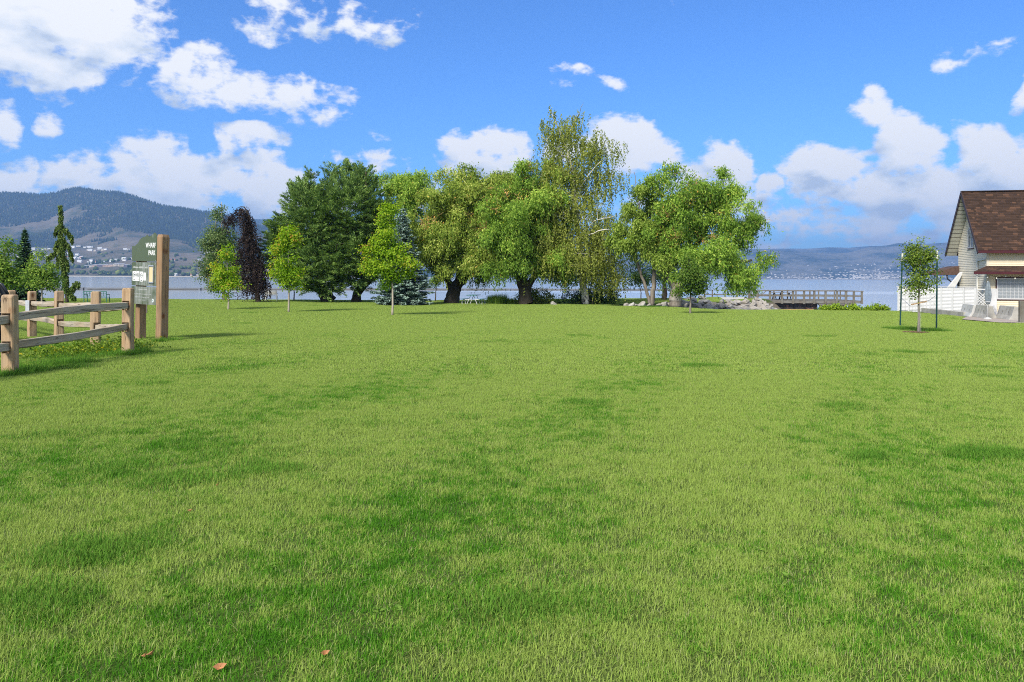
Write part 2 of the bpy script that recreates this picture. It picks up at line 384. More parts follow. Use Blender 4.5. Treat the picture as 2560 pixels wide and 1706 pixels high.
def make_lawn():
    xs = np.arange(-75, 62.1, .55); ys = np.arange(-14, 93, .55)
    X, Y = np.meshgrid(xs, ys); s = sdist(X, Y)
    Z = lz(Y) - 1.9 * sstep(-.15, 2.6, -s) + (fbm(X * .35, Y * .35, 3, 3) - .5) * .06
    v = np.stack([X, Y, Z], -1).reshape(-1, 3); nx = len(xs); ny = len(ys)
    i = np.arange((nx - 1) * (ny - 1)); r = i // (nx - 1); c = i % (nx - 1); a = r * nx + c
    f = np.stack([a, a + 1, a + nx + 1, a + nx], 1)
    t = NT('lawn_ground'); p = t.pos(); n = t.noise(.5, 5, .6, p); n2 = t.noise(9, 4, .6, p)
    c = t.ramp(n, [(.3, (.045, .075, .014)), (.7, (.085, .11, .026))])
    sx = t.n('ShaderNodeSeparateXYZ'); t.L.new(p, sx.inputs[0])
    bank = t.math('MULTIPLY_ADD', t.math('ADD', sx.outputs[2], t.math('MULTIPLY', n2, .25)), -5.0, -2.9, clamp=True)
    c = t.mix(bank, c, t.ramp(n2, [(.35, (.09, .07, .045)), (.65, (.22, .19, .14))]))
    t.set(c, .95, .1); t.bump(n2, .6, .05)
    o = add('ground', mesh_np('ground', v, f, t.m, True)); tag(o, kind='structure', label='grass covered lakeside ground sloping gently to the shore', cat='ground')
    # wider land behind and beside the camera
    b = MB(); b.poly([(-130, -60, -.03), (120, -60, -.03), (120, -13.9, -.03), (-130, -13.9, -.03)], [(0, 1, 2, 3)])
    o = b.build('ground', t.m); tag(o, kind='structure', label='open ground behind the viewer', cat='ground')
make_lawn()

def make_lake():
    t = NT('lake_water'); p = t.pos(); sx = t.n('ShaderNodeSeparateXYZ'); t.L.new(p, sx.inputs[0])
    y = t.math('MULTIPLY_ADD', sx.outputs[0], .05, sx.outputs[1])
    wob = t.math('MULTIPLY', t.math('SUBTRACT', t.noise(.02, 3, .6, p), .5), 8.0)
    yy = t.math('ADD', y, wob)
    band = t.math('MULTIPLY', t.math('MULTIPLY', t.math('SUBTRACT', yy, 166.0), .4, clamp=True), t.math('MULTIPLY', t.math('SUBTRACT', 206.0, yy), .4, clamp=True))
    w1 = t.noise(1.0, 3, .55, t.mapv(p, (.55, 1.3, 1))); w2 = t.noise(1.0, 3, .55, t.mapv(p, (.02, .16, 1)))
    h = t.math('ADD', t.math('MULTIPLY', w1, .10), t.math('MULTIPLY', w2, .35))
    bp = t.n('ShaderNodeBump', Distance=1.0); t.L.new(h, bp.inputs['Height']); t.L.new(t.math('MULTIPLY_ADD', band, .06, .09), bp.inputs['Strength'])
    t.L.new(bp.outputs[0], t.b.inputs['Normal'])
    t.set((.40, .455, .51), t.math('MULTIPLY_ADD', band, .05, .12), .5); t.b.inputs['IOR'].default_value = 1.45
    xs = [-14000, -3000, -600, -150, 150, 600, 3000, 14000]; ys = [-150, 60, 140, 400, 1500, 5000, 14300]
    v = [(x, y, LAKE) for y in ys for x in xs]; nx = len(xs)
    f = [(r * nx + c, r * nx + c + 1, (r + 1) * nx + c + 1, (r + 1) * nx + c) for r in range(len(ys) - 1) for c in range(nx - 1)]
    o = MB().poly(v, f).build('lake', t.m); tag(o, kind='structure', label='calm pale blue lake reaching to the far hills', cat='lake')
make_lake()

def interp(xs, tab):
    tab = np.array(tab, float); return np.interp(xs, tab[:, 0], tab[:, 1])
class Hill:
    def __init__(s, ridge, d0, d1, prof, seed, amp):
        s.ridge = ridge; s.d0 = d0; s.d1 = d1; s.prof = np.array(prof, float); s.seed = seed; s.amp = amp
    def at(s, px, t):
        px = np.asarray(px, float); t = np.asarray(t, float)
        hy = HY + (px - CX) * ROLL
        e = hy - interp(px, s.ridge)                               # ridge height above the horizon in pixels
        wave = (vnoise(px * .006, t * 0, s.seed) - .5) * .12
        d = s.d0 + (s.d1 - s.d0) * t + wave * (s.d1 - s.d0)
        sh = np.interp(t, s.prof[:, 0], s.prof[:, 1])              # share of that height
        z = LAKE + sh * (e * d / F + (CAMZ - LAKE))
        x = (px - CX) / F * d
        nz = fbm(x * s.amp[0], d * s.amp[0], 5, s.seed) - .5
        z = z + nz * s.amp[1] * np.clip(np.minimum(t * 3, (1 - t) * 2.2), 0, 1)
        z = np.where(t <= .001, LAKE - 4, z)
        return x, d, z
    def surf(s, px, t):
        """the point of the built slope itself"""
        gp, gt, X, Y, Z = s.grid; px = np.asarray(px, float); t = np.asarray(t, float)
        i = np.clip((px - gp[0]) / (gp[1] - gp[0]), 0, len(gp) - 1.001); j = np.clip(t / gt[1], 0, len(gt) - 1.001); a = i.astype(int); b = j.astype(int); fa = i - a; fb = j - b
        return tuple((G[b, a] * (1 - fa) + G[b, a + 1] * fa) * (1 - fb) + (G[b + 1, a] * (1 - fa) + G[b + 1, a + 1] * fa) * fb for G in (X, Y, Z))
    def mesh(s, name, p0, p1, nu, nt, mat):
        px = np.linspace(p0, p1, nu); tt = np.concatenate([np.linspace(0, 1, nt), [1.12, 1.35]])
        A, T = np.meshgrid(px, tt); x, y, z = s.at(A, np.minimum(T, 1))
        z = z - np.clip(T - 1, 0, 1) * 900 * (T > 1); y = y + np.clip(T - 1, 0, 1) * (s.d1 - s.d0)
        z = np.maximum(z, LAKE - 3.8)
        v = np.stack([x, y, z], -1).reshape(-1, 3); n2 = len(tt); s.grid = (px, tt[:nt], x[:nt], y[:nt], z[:nt])
        i = np.arange((nu - 1) * (n2 - 1)); r = i // (nu - 1); c = i % (nu - 1); a = r * nu + c
        return mesh_np(name, v, np.stack([a, a + 1, a + nu + 1, a + nu], 1), mat, True)
RIDGE_L = [(-1500,520),(-600,500),(-200,488),(0,484),(60,485),(100,489),(143,484),(162,476),(198,471),(238,478),(298,483),(333,492),(369,504),(405,516),(452,522),(500,530),(533,534),(571,541),(640,562),(720,590),(800,625),(900,660),(1000,680)]
H_LEFT = Hill(RIDGE_L, 2700, 5200, [(0,0),(.03,.015),(.10,.03),(.14,.10),(.2,.12),(.26,.19),(.34,.22),(.42,.30),(.5,.34),(.62,.47),(.75,.66),(.88,.84),(1,1)], 11, (.0022, 95))
RIDGE_M = [(380,560),(500,558),(600,552),(628,548),(654,549),(678,547),(718,548),(850,556),(1000,566),(1200,585),(1400,612),(1550,650),(1650,690),(1700,698)]
H_MID = Hill(RIDGE_M, 6000, 8200, [(0,0),(.1,.1),(.3,.3),(.6,.65),(1,1)], 23, (.0012, 80))
RIDGE_R = [(1500,640),(1700,630),(1850,625),(1916,624),(1990,629),(2073,634),(2121,632),(2173,618),(2204,615.5),(2223,613),(2242,608),(2264,609),(2290,612),(2366,607),(2450,600),(2600,604),(3000,596),(4200,600)]
H_RIGHT = Hill(RIDGE_R, 7400, 9600, [(0,0),(.04,.03),(.15,.14),(.3,.28),(.5,.5),(.7,.72),(.85,.9),(1,1)], 41, (.0011, 120))
RIDGE_F = [(1500,640),(1750,628),(1850,624),(1950,622),(2026,622),(2073,618.5),(2121,620),(2173,615.5),(2230,616),(2366,608),(2600,600),(3200,602),(4200,598)]
H_FAR = Hill(RIDGE_F, 10400, 12300, [(0,0),(.3,.4),(.6,.7),(1,1)], 57, (.0009, 120))
def mat_hill(name, forest, dry, scale, cover):
    t = NT(name); p = t.pos(); n = t.noise(scale, 6, .62, p); n2 = t.noise(scale * 7, 5, .65, p)
    f = t.math('MULTIPLY_ADD', t.math('ADD', n, t.math('MULTIPLY', n2, .5)), 6.0, -6.0 * cover, clamp=True)
    c = t.mix(f, t.ramp(n2, [(.3, dry[0]), (.7, dry[1])]), t.ramp(n2, [(.35, forest[0]), (.65, forest[1])]))
    sx = t.n('ShaderNodeSeparateXYZ'); t.L.new(p, sx.inputs[0])
    beach = t.math('MULTIPLY_ADD', sx.outputs[2], -.6, 1.2, clamp=True)
    c = t.mix(beach, c, (.46, .41, .33))
    t.set(c, 1.0, .05); return t.m
MH1 = mat_hill('hill_dry_slope', ((.020,.036,.022),(.040,.058,.03)), ((.10,.088,.062),(.19,.16,.115)), .0030, .70)
MH2 = mat_hill('hill_far_slope', ((.016,.036,.03),(.04,.06,.042)), ((.10,.105,.085),(.24,.225,.185)), .0022, .68)
tag(add('hill', H_LEFT.mesh('hill', -1500, 1000, 400, 90, MH1)), kind='structure', label='broad forested mountain with dry slopes across the lake', cat='mountain')
tag(add('hill', H_MID.mesh('hill', 380, 1700, 240, 40, MH2)), kind='structure', label='lower hazy ridge behind the trees', cat='hill')
tag(add('hill', H_RIGHT.mesh('hill', 1500, 4200, 320, 70, MH2)), kind='structure', label='hazy blue mountain with a town along its foot', cat='mountain')
tag(add('hill', H_FAR.mesh('hill', 1500, 4200, 200, 30, MH2)), kind='structure', label='palest farthest ridge above the blue mountain', cat='hill')

def make_forest():
    n = 60000; px = RNG.uniform(-250, 800, n); t = RNG.uniform(.10, 1.0, n)
    x, y, z = H_LEFT.surf(px, t)
    dens = fbm(x * .0026, y * .0026, 5, 77, .58); thr = np.interp(t, [.1, .2, .3, .45, .6, .75, 1], [.62, .60, .57, .58, .51, .42, .26])
    thr = thr + .08 * np.exp(-((px - 290) / 110) ** 2 - ((t - .62) / .16) ** 2)
    k = (dens > thr) & (interp(px, RIDGE_L) < 690); x = x[k]; y = y[k]; z = z[k]; t = t[k]
    # a fringe along the skyline
    p2 = RNG.uniform(-100, 760, 2600); x2, y2, z2 = H_LEFT.surf(p2, RNG.uniform(.97, 1.0, 2600))
    x = np.r_[x, x2]; y = np.r_[y, y2]; z = np.r_[z, z2]; m = len(x)
    h = RNG.uniform(11, 23, m); r = h * RNG.uniform(.16, .26, m); a0 = RNG.uniform(0, 6.28, m)
    k = 5; V = np.zeros((m, k + 1, 3)); ang = a0[:, None] + np.arange(k) * 2 * np.pi / k
    V[:, :k, 0] = x[:, None] + r[:, None] * np.cos(ang); V[:, :k, 1] = y[:, None] + r[:, None] * np.sin(ang); V[:, :k, 2] = z[:, None] - 2
    V[:, k, 0] = x; V[:, k, 1] = y; V[:, k, 2] = z + h
    b = np.arange(m)[:, None] * (k + 1); f = np.stack([b + np.arange(k), b + (np.arange(k) + 1) % k, np.repeat(b + k, k, 1)], -1).reshape(-1, 3)
    val = np.repeat(RNG.uniform(0, 1, m), k + 1)
    mat = mat_leaf('far_conifer', [(0, (.014, .026, .020)), (.8, (.030, .048, .030)), (1, (.07, .09, .035))], trans=.05, rough=.9)
    o = add('hillside_forest', mesh_np('hillside_forest', V.reshape(-1, 3), f, mat, attrs={'v': val}))
    tag(o, 'dark conifer forest covering the mountain across the lake', 'forest', kind='stuff')
make_forest()

def lump_mesh(name, pts, sizes, mat, seed, sub=1):
    """many rough rounded crowns in one far-off mass"""
    bm = bmesh.new(); bmesh.ops.create_icosphere(bm, subdivisions=sub, radius=1); bv = np.array([v.co for v in bm.verts]); bf = np.array([[v.index for v in f.verts] for f in bm.faces]); bm.free()
    rg = np.random.default_rng(seed); m = len(pts); V = np.repeat(bv[None], m, 0) * (1 + rg.uniform(-.28, .28, (m, len(bv), 1)))
    V = V * np.asarray(sizes)[:, None, :] + np.asarray(pts)[:, None, :]
    f = (bf[None] + np.arange(m)[:, None, None] * len(bv)).reshape(-1, 3)
    return mesh_np(name, V.reshape(-1, 3), f, mat, attrs={'v': np.repeat(rg.uniform(0, 1, m), len(bv))})
def make_shore_trees():
    n = 420; px = RNG.uniform(-60, 760, n); t = np.where(RNG.uniform(0, 1, n) < .55, RNG.uniform(.05, .11, n), RNG.uniform(.12, .45, n))
    x, y, z = H_LEFT.surf(px, t); s = RNG.uniform(5, 10, n)
    mat = mat_leaf('far_broadleaf', [(0, (.03, .055, .02)), (.55, (.07, .10, .03)), (.85, (.13, .17, .04)), (1, (.24, .26, .04))], trans=.1, rough=.9)
    pts = np.stack([x, y, z + s * .7], -1); sz = np.stack([s * RNG.uniform(.8, 1.3, n), s, s * RNG.uniform(.8, 1.1, n)], -1)
    tag(add('far_shore_trees', lump_mesh('far_shore_trees', pts, sz, mat, 3)), 'mixed green trees lining the far shore of the lake', 'trees', kind='stuff')
make_shore_trees()

def make_far_houses():
    walls = [mat_plain('far_wall_white', (.72, .71, .68), .8), mat_plain('far_wall_cream', (.62, .54, .42), .8), mat_plain('far_wall_tan', (.55, .38, .26), .8)]
    roofs = [mat_plain('far_roof_grey', (.32, .32, .33), .9), mat_plain('far_roof_pale', (.6, .6, .58), .9), mat_plain('far_roof_red', (.42, .15, .10), .9)]
    mglass = mat_plain('far_window', (.05, .06, .08), .3)
    def house(L, D, H, wm, rm):
        b = MB().box(-L/2, L/2, -D/2, D/2, -3, H); m = b.mesh('hillside_house', wm)
        r = MB().poly([(-L*.55,-D*.6,H-.2),(L*.55,-D*.6,H-.2),(L*.55,0,H+D*.28),(-L*.55,0,H+D*.28),(-L*.55,D*.6,H-.2),(L*.55,D*.6,H-.2)], [(0,1,2,3),(3,2,5,4),(0,3,4),(1,5,2)])
        return m, r.mesh('roof', rm)
    protos = [house(15, 10, 5.5, walls[0], roofs[1]), house(18, 11, 6.5, walls[0], roofs[0]), house(14, 10, 5, walls[1], roofs[0]), house(16, 11, 6, walls[1], roofs[2])]
    names = ['small white house with pale roof on the far hillside', 'white house with grey roof on the far hillside', 'cream house with grey roof on the far hillside', 'cream house with red roof on the far hillside']
    spots = []
    rg = random.Random(9)
    for _ in range(34): spots.append((rg.uniform(40, 350), rg.uniform(.455, .53)))       # upper bench
    for _ in range(26): spots.append((rg.uniform(40, 230), rg.uniform(.30, .46)))
    for _ in range(14): spots.append((rg.uniform(165, 330), rg.uniform(.25, .33)))       # clusters low on the slope
    for _ in range(12): spots.append((rg.uniform(410, 640), rg.uniform(.3, .52)))
    for _ in range(8): spots.append((rg.uniform(430, 600), rg.uniform(.045, .07)))
    for px, t in spots:
        i = rg.choice([0, 0, 1, 2, 3]) if t < .4 else rg.choice([0, 0, 1, 2])
        x, y, z = (float(q) for q in H_LEFT.surf(px, t))
        h = thing('hillside_house', names[i], 'house', (x, y, z), rg.uniform(-.4, .4), 'houses on the far hillside, ' + names[i].split(' on')[0])
        h.scale = (rg.uniform(.8, 1.25),) * 3
        add('wall', protos[i][0], h); add('roof', protos[i][1], h)
    # the terrace of ochre row houses above the water
    for k in range(9):
        px = 212 + k * 13.2; x, y, z = (float(q) for q in H_LEFT.surf(px, .205 - k * .004))
        wm = walls[2] if k in (0, 2, 4, 5) else walls[1]; if_dark = k in (3, 8)
        h = thing('row_house', 'dark fronted row house low on the far slope' if if_dark else 'ochre two storey row house low on the far slope', 'house', (x, y, z), 0, 'dark row houses on the far slope' if if_dark else 'ochre row houses on the far slope')
        W = 20; MB().box(-W/2, W/2, -6, 6, -4, 8).build('wall', mat_plain('far_wall_dark', (.16,.13,.16), .8) if if_dark else wm, h)
        MB().poly([(-W/2-.5,-7,8),(W/2+.5,-7,8),(W/2+.5,6,11),(-W/2-.5,6,11),(-W/2-.5,6.2,7.6),(W/2+.5,6.2,7.6)], [(0,1,2,3),(3,2,5,4),(0,3,4),(1,5,2)]).build('roof', roofs[0], h)
        for c in range(4):
            for r in range(2): MB().box(-7.8 + c * 4.6, -5.6 + c * 4.6, -6.25, -6.05, 1 + r * 3.6, 3.4 + r * 3.6).build('window', mglass, h)
    # the town across the water on the right, too far and too many to tell apart
    n = 620; rg2 = np.random.default_rng(4); px = np.concatenate([rg2.normal(2150, 60, n // 2), rg2.uniform(1880, 2420, n - n // 2)]); t = np.clip(rg2.exponential(.12, n) + .03, .03, .5)
    k = fbm(px * .03, t * 30, 2, 5) > .42; px = px[k]; t = t[k]; n = len(px)
    x, y, z = H_RIGHT.surf(px, t); V = []; Fc = []
    b = MB()
    for i in range(n):
        w = rg2.uniform(3.5, 10); h = rg2.uniform(3.5, 8); b.box(x[i] - w, x[i] + w, y[i] - 6, y[i] + 6, z[i] - 10, z[i] + h)
    tag(b.build('distant_town', mat_plain('town_walls', (.66, .62, .57), .9, .35, .004)), 'scattered pale buildings of the town across the lake', 'town', kind='stuff')
make_far_houses()

def make_haze():
    t = NT('lake_air'); t.N.remove(t.b)
    v = t.n('ShaderNodeVolumePrincipled'); v.inputs['Color'].default_value = (.31, .56, 1.0, 1); v.inputs['Density'].default_value = 1.05e-4; v.inputs['Anisotropy'].default_value = .2
    t.L.new(v.outputs[0], t.out.inputs['Volume'])
    o = MB().box(-14200, 14200, -160, 14500, -6.6, 720).build('haze', t.m); tag(o, 'thin blue air over the lake', 'haze', kind='stuff')
make_haze()

# ------------------------------------------------------------------ grass
def mat_grass(name, dark=False):
    t = NT(name); p = t.pos(); v = t.attr('v'); h = t.attr('w')
    n1 = t.noise(.11, 3, .55, p); n2 = t.noise(.8, 4, .6, t.mapv(p, (1, .55, 1))); n3 = t.noise(4.5, 3, .6, p)
    m = t.math('ADD', t.math('MULTIPLY_ADD', n1, .55, .175), t.math('MULTIPLY_ADD', n2, .75, .125)); m = t.math('ADD', m, t.math('MULTIPLY_ADD', n3, 1.15, -.35))
    # mown lanes: two families of strips running down to the water, broken up by noise
    sx = t.n('ShaderNodeSeparateXYZ'); t.L.new(p, sx.inputs[0])
    wob = t.math('MULTIPLY', n1, 2.4)
    l1 = t.math('SINE', t.math('MULTIPLY_ADD', t.math('ADD', t.math('MULTIPLY_ADD', sx.outputs[1], -.36, sx.outputs[0]), wob), 1.75, 0.4))
    l2 = t.math('SINE', t.math('MULTIPLY_ADD', t.math('ADD', t.math('MULTIPLY_ADD', sx.outputs[0], .45, sx.outputs[1]), wob), 1.7, 1.1))
    lane = t.math('ADD', t.math('MULTIPLY', l1, .12), t.math('MULTIPLY', l2, .03))
    m = t.math('ADD', m, lane)
    far = t.math('MULTIPLY', sx.outputs[1], .0140, clamp=True)          # colour turns paler and yellower with distance
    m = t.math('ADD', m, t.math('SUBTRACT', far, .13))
    m = t.math('ADD', m, t.math('MULTIPLY_ADD', v, .42, -.21))
    if dark: c = t.ramp(m, [(.6, (.058, .175, .018)), (1.6, (.125, .265, .032))])
    else: c = t.ramp(m, [(.50, (.050, .180, .013)), (.90, (.102, .280, .019)), (1.25, (.182, .345, .033)), (1.65, (.315, .425, .085))])
    dry = t.math('GREATER_THAN', v, .935 if not dark else 2)
    c = t.mix(t.math('MULTIPLY', dry, .6), c, (.42, .40, .22))
    t.set(c, .75, .04)
    tr = t.n('ShaderNodeBsdfTranslucent'); t.L.new(c, tr.inputs[0]); mx = t.n('ShaderNodeMixShader'); mx.inputs[0].default_value = .36
    t.L.new(t.b.outputs[0], mx.inputs[1]); t.L.new(tr.outputs[0], mx.inputs[2]); t.L.new(mx.outputs[0], t.out.inputs[0]); return t.m
M_GRASS = mat_grass('lawn_blades'); M_TUFT = mat_grass('tuft_blades', True)
def blades(n, radius, h, w, seed, lean=.35, hvar=.45, square=False):
    """n bent blades over a disc: 5 vertices, 3 triangles each"""
    g = np.random.default_rng(seed)
    r = radius * np.sqrt(g.uniform(0, 1, n)); a = g.uniform(0, 6.283, n); x = r * np.cos(a); y = r * np.sin(a)
    L = h * g.uniform(1 - hvar, 1 + hvar, n); W = w * g.uniform(.7, 1.3, n); t = g.uniform(0, 6.283, n); bend = g.normal(0, lean, n)
    # blades lie over in slowly turning drifts
    t = t + (fbm(x * 3, y * 3, 2, seed) * 9)
    dx = np.cos(t); dy = np.sin(t); px, py = -dy, dx
    V = np.zeros((n, 5, 3))
    for k, (f, ww) in enumerate(((0, 1), (0, -1), (.55, .8), (.55, -.8), (1, 0))):
        o = bend * L * f ** 1.8
        V[:, k, 0] = x + dx * o + px * W * .5 * ww; V[:, k, 1] = y + dy * o + py * W * .5 * ww; V[:, k, 2] = L * f * np.sqrt(np.clip(1 - (bend * f) ** 2 * .5, .3, 1)) - .006
    b = np.arange(n)[:, None] * 5; T = np.array([[0, 1, 2], [1, 3, 2], [2, 3, 4]]); Fc = (b[:, :, None] + T[None]).reshape(-1, 3)
    v = np.repeat(g.uniform(0, 1, n), 5); w_ = np.tile([0, 0, .55, .55, 1.0], n)
    return V.reshape(-1, 3), Fc, v, w_
def scatter_group():
    ng = bpy.data.node_groups.new('grass_scatter', 'GeometryNodeTree')
    ng.interface.new_socket('Geometry', in_out='INPUT', socket_type='NodeSocketGeometry'); ng.interface.new_socket('Geometry', in_out='OUTPUT', socket_type='NodeSocketGeometry')
    N = ng.nodes; L = ng.links; gi = N.new('NodeGroupInput'); go = N.new('NodeGroupOutput')
    def na(nm, typ):
        x = N.new('GeometryNodeInputNamedAttribute'); x.data_type = typ; x.inputs['Name'].default_value = nm; return x.outputs['Attribute']
    sep = N.new('GeometryNodeSeparateGeometry'); sep.domain = 'POINT'; L.new(gi.outputs[0], sep.inputs[0])
    gt = N.new('FunctionNodeCompare'); gt.data_type = 'FLOAT'; gt.operation = 'GREATER_THAN'; L.new(na('pt', 'FLOAT'), gt.inputs[0]); gt.inputs[1].default_value = .5
    L.new(gt.outputs[0], sep.inputs['Selection'])
    iop = N.new('GeometryNodeInstanceOnPoints'); L.new(sep.outputs[0], iop.inputs['Points']); L.new(sep.outputs[1], iop.inputs['Instance'])
    cx = N.new('ShaderNodeCombineXYZ'); L.new(na('rot', 'FLOAT'), cx.inputs[2]); L.new(cx.outputs[0], iop.inputs['Rotation'])
    cs = N.new('ShaderNodeCombineXYZ'); sc = na('scl', 'FLOAT'); one = na('scx', 'FLOAT'); L.new(one, cs.inputs[0]); L.new(one, cs.inputs[1]); L.new(sc, cs.inputs[2]); L.new(cs.outputs[0], iop.inputs['Scale'])
    L.new(iop.outputs[0], go.inputs[0]); return ng
SCATTER = scatter_group()
def scatter(name, patch, pts, rot, scl, scx, mat, label, cat):
    V, Fc, v, w = patch; n = len(pts); nv = len(V)
    allv = np.concatenate([V, pts])
    at = {'pt': np.r_[np.zeros(nv), np.ones(n)], 'rot': np.r_[np.zeros(nv), rot], 'scl': np.r_[np.ones(nv), scl], 'scx': np.r_[np.ones(nv), scx], 'v': np.r_[v, np.zeros(n)], 'w': np.r_[w, np.zeros(n)]}
    o = add(name, mesh_np(name, allv, Fc, mat, attrs=at)); tag(o, label, cat, kind='stuff')
    md = o.modifiers.new('scatter', 'NODES'); md.node_group = SCATTER; return o
GRAVEL_C = (-10.6, 12.6)
def not_lawn(x, y):
    """gravel pull-in behind the fence, patio by the house"""
    g = ((x + 13.6) / 3.6) ** 2 + ((y - 13.2) / 1.5) ** 2 < 1 + (fbm(x * 1.2, y * 1.2, 3, 9) - .5) * .8
    pa = (x > 24.2 + (y - 38) * .3) & (y > 37.0) & (y < 52.9) & (x < 50)
    hs = (x > 25.6) & (y > 44.6) & (y < 54)
    return g | pa | hs
def hexgrid(x0, x1, y0, y1, s, g):
    ys = np.arange(y0, y1, s * .866); out = []
    for i, y in enumerate(ys):
        xs = np.arange(x0 + (i % 2) * s / 2, x1, s); out.append(np.stack([xs, np.full(len(xs), y)], 1))
    p = np.concatenate(out); return p + g.uniform(-.12, .12, p.shape) * s
def make_grass():
    g = np.random.default_rng(21)
    def region(p, near, far):
        x, y = p[:, 0], p[:, 1]; k = (y > near) & (y <= far) & (np.abs(x) < .80 * y + 2.5) & (sdist(x, y) > .25) & ~not_lawn(x, y); return p[k]
    near = region(hexgrid(-14, 14, .8, 13, .62, g), .8, 12.5)
    mid = region(hexgrid(-30, 30, 12, 32, .9, g), 12.3, 31)
    far = region(hexgrid(-60, 46, 30, 90, 1.5, g), 30.6, 90)
    specs = [('lawn_grass', near, [blades(7500, .44, .034, .0031, 31 + i, .8) for i in range(4)]),
             ('lawn_grass', mid, [blades(4800, .62, .038, .0058, 41 + i, .7) for i in range(3)]),
             ('lawn_grass', far, [blades(3200, 1.02, .042, .013, 51 + i, .5) for i in range(3)])]
    lab = iter(['short green blades of the nearest lawn', 'short green blades of the middle lawn', 'short paler blades of the lawn towards the shore'])
    for nm, pts, pats in specs:
        lb = next(lab); z = gz(pts[:, 0], pts[:, 1]) + (fbm(pts[:, 0] * .35, pts[:, 1] * .35, 3, 3) - .5) * .06
        P3 = np.column_stack([pts, z]); pick = g.integers(0, len(pats), len(pts))
        hs = .68 + .62 * fbm(pts[:, 0] * .5, pts[:, 1] * .5, 3, 14)
        for i, pa in enumerate(pats):
            k = pick == i; scatter(nm, pa, P3[k], g.uniform(0, 6.283, k.sum()), hs[k], np.ones(k.sum()), M_GRASS, lb, 'grass')
    # darker, coarser tufts that stand proud of the mown lawn
    tp = []
    for _ in range(220):
        y = 2.2 + 60 * g.uniform(0, 1) ** 1.6; x = g.uniform(-.75, .75) * y
        if fbm(np.array([x * .25]), np.array([y * .25]), 3, 61)[0] < .55: continue
        c = g.integers(2, 7); sp = .10 + .004 * y
        for _k in range(c): tp.append((x + g.normal(0, sp * 2.2), y + g.normal(0, sp)))
    for px, py in [(2270, 882), (2240, 880), (2300, 884), (1745, 915), (1770, 918), (2495, 945), (2460, 922), (2180, 1150), (2460, 1140), (2430, 1138), (2500, 1142), (2530, 1140), (160, 1390), (220, 1395), (330, 1370), (120, 1500), (90, 1520), (1420, 1520), (1460, 1010), (2120, 1018), (420, 832), (600, 810), (1120, 795), (1260, 1530), (700, 1180)]:
        h = hit(px, py)
        for _k in range(9): tp.append((h[0] + g.normal(0, .10 + .006 * h[1]), h[1] + g.normal(0, .09)))
    tp = np.array(tp); k = (sdist(tp[:, 0], tp[:, 1]) > .4) & ~not_lawn(tp[:, 0], tp[:, 1]); tp = tp[k]
    z = gz(tp[:, 0], tp[:, 1]); P3 = np.column_stack([tp, z])
    scatter('grass_tufts', blades(150, .16, .055, .0045, 71, .6), P3, g.uniform(0, 6.28, len(tp)), g.uniform(.6, 1.15, len(tp)), g.uniform(.8, 1.5, len(tp)), M_TUFT, 'darker coarse grass tufts dotted over the lawn', 'grass')
    # long unmown grass along the fence and round posts and stakes
    tp = []
    for a, b, n, wd in (((90, 905), (330, 880), 70, .35), ((40, 880), (310, 868), 70, .4), ((60, 935), (200, 905), 40, .22), ((395, 858), (425, 852), 14, .10), ((300, 893), (340, 886), 14, .10), ((2235, 822), (2285, 827), 60, .22), ((2305, 830), (2360, 829), 46, .2), ((5, 940), (48, 938), 18, .1), ((1590, 768), (1660, 769), 40, .3), ((2290, 775), (2330, 783), 34, .25)):
        A = hit(*a); Bq = hit(*b)
        for t in g.uniform(0, 1, n): q = A + (Bq - A) * t; tp.append((q[0] + g.normal(0, wd), q[1] + g.normal(0, wd)))
    tp = np.array(tp); P3 = np.column_stack([tp, gz(tp[:, 0], tp[:, 1])])
    scatter('long_grass', blades(80, .14, .17, .005, 81, .6), P3, g.uniform(0, 6.28, len(tp)), g.uniform(.3, .8, len(tp)), g.uniform(.9, 1.5, len(tp)), M_TUFT, 'long unmown grass along the fence and round posts', 'grass')
make_grass()

# ------------------------------------------------------------------ trees
def norm(a): return a / (np.linalg.norm(a, axis=-1, keepdims=True) + 1e-9)
class Leaves:
    def __init__(s, seed): s.c = []; s.a = []; s.n = []; s.L = []; s.W = []; s.v = []; s.w = []; s.g = np.random.default_rng(seed)
    def add(s, c, a, nrm, L, W, v, w=0):
        m = len(c); s.c.append(c); s.a.append(norm(a)); s.n.append(nrm)
        for lst, x in ((s.L, L), (s.W, W), (s.v, v), (s.w, w)): lst.append(np.broadcast_to(np.asarray(x, float), (m,)).copy())
    def mesh(s, name, mat):
        c = np.concatenate(s.c); a = np.concatenate(s.a); n = np.concatenate(s.n); L = np.concatenate(s.L)[:, None]; W = np.concatenate(s.W)[:, None]
        v = np.concatenate(s.v); w = np.concatenate(s.w)
        r = norm(np.cross(a, n)); n = norm(np.cross(r, a))
        V = np.stack([c - a * L * .5, c + r * W * .5 - a * L * .05 + n * W * .16, c + a * L * .5 - n * L * .10, c - r * W * .5 - a * L * .05 + n * W * .16], 1).reshape(-1, 3)
        k = len(c); f = np.arange(4 * k).reshape(k, 4)
        return mesh_np(name, V, f, mat, attrs={'v': np.repeat(np.clip(v, 0, 1), 4), 'w': np.repeat(w, 4)})
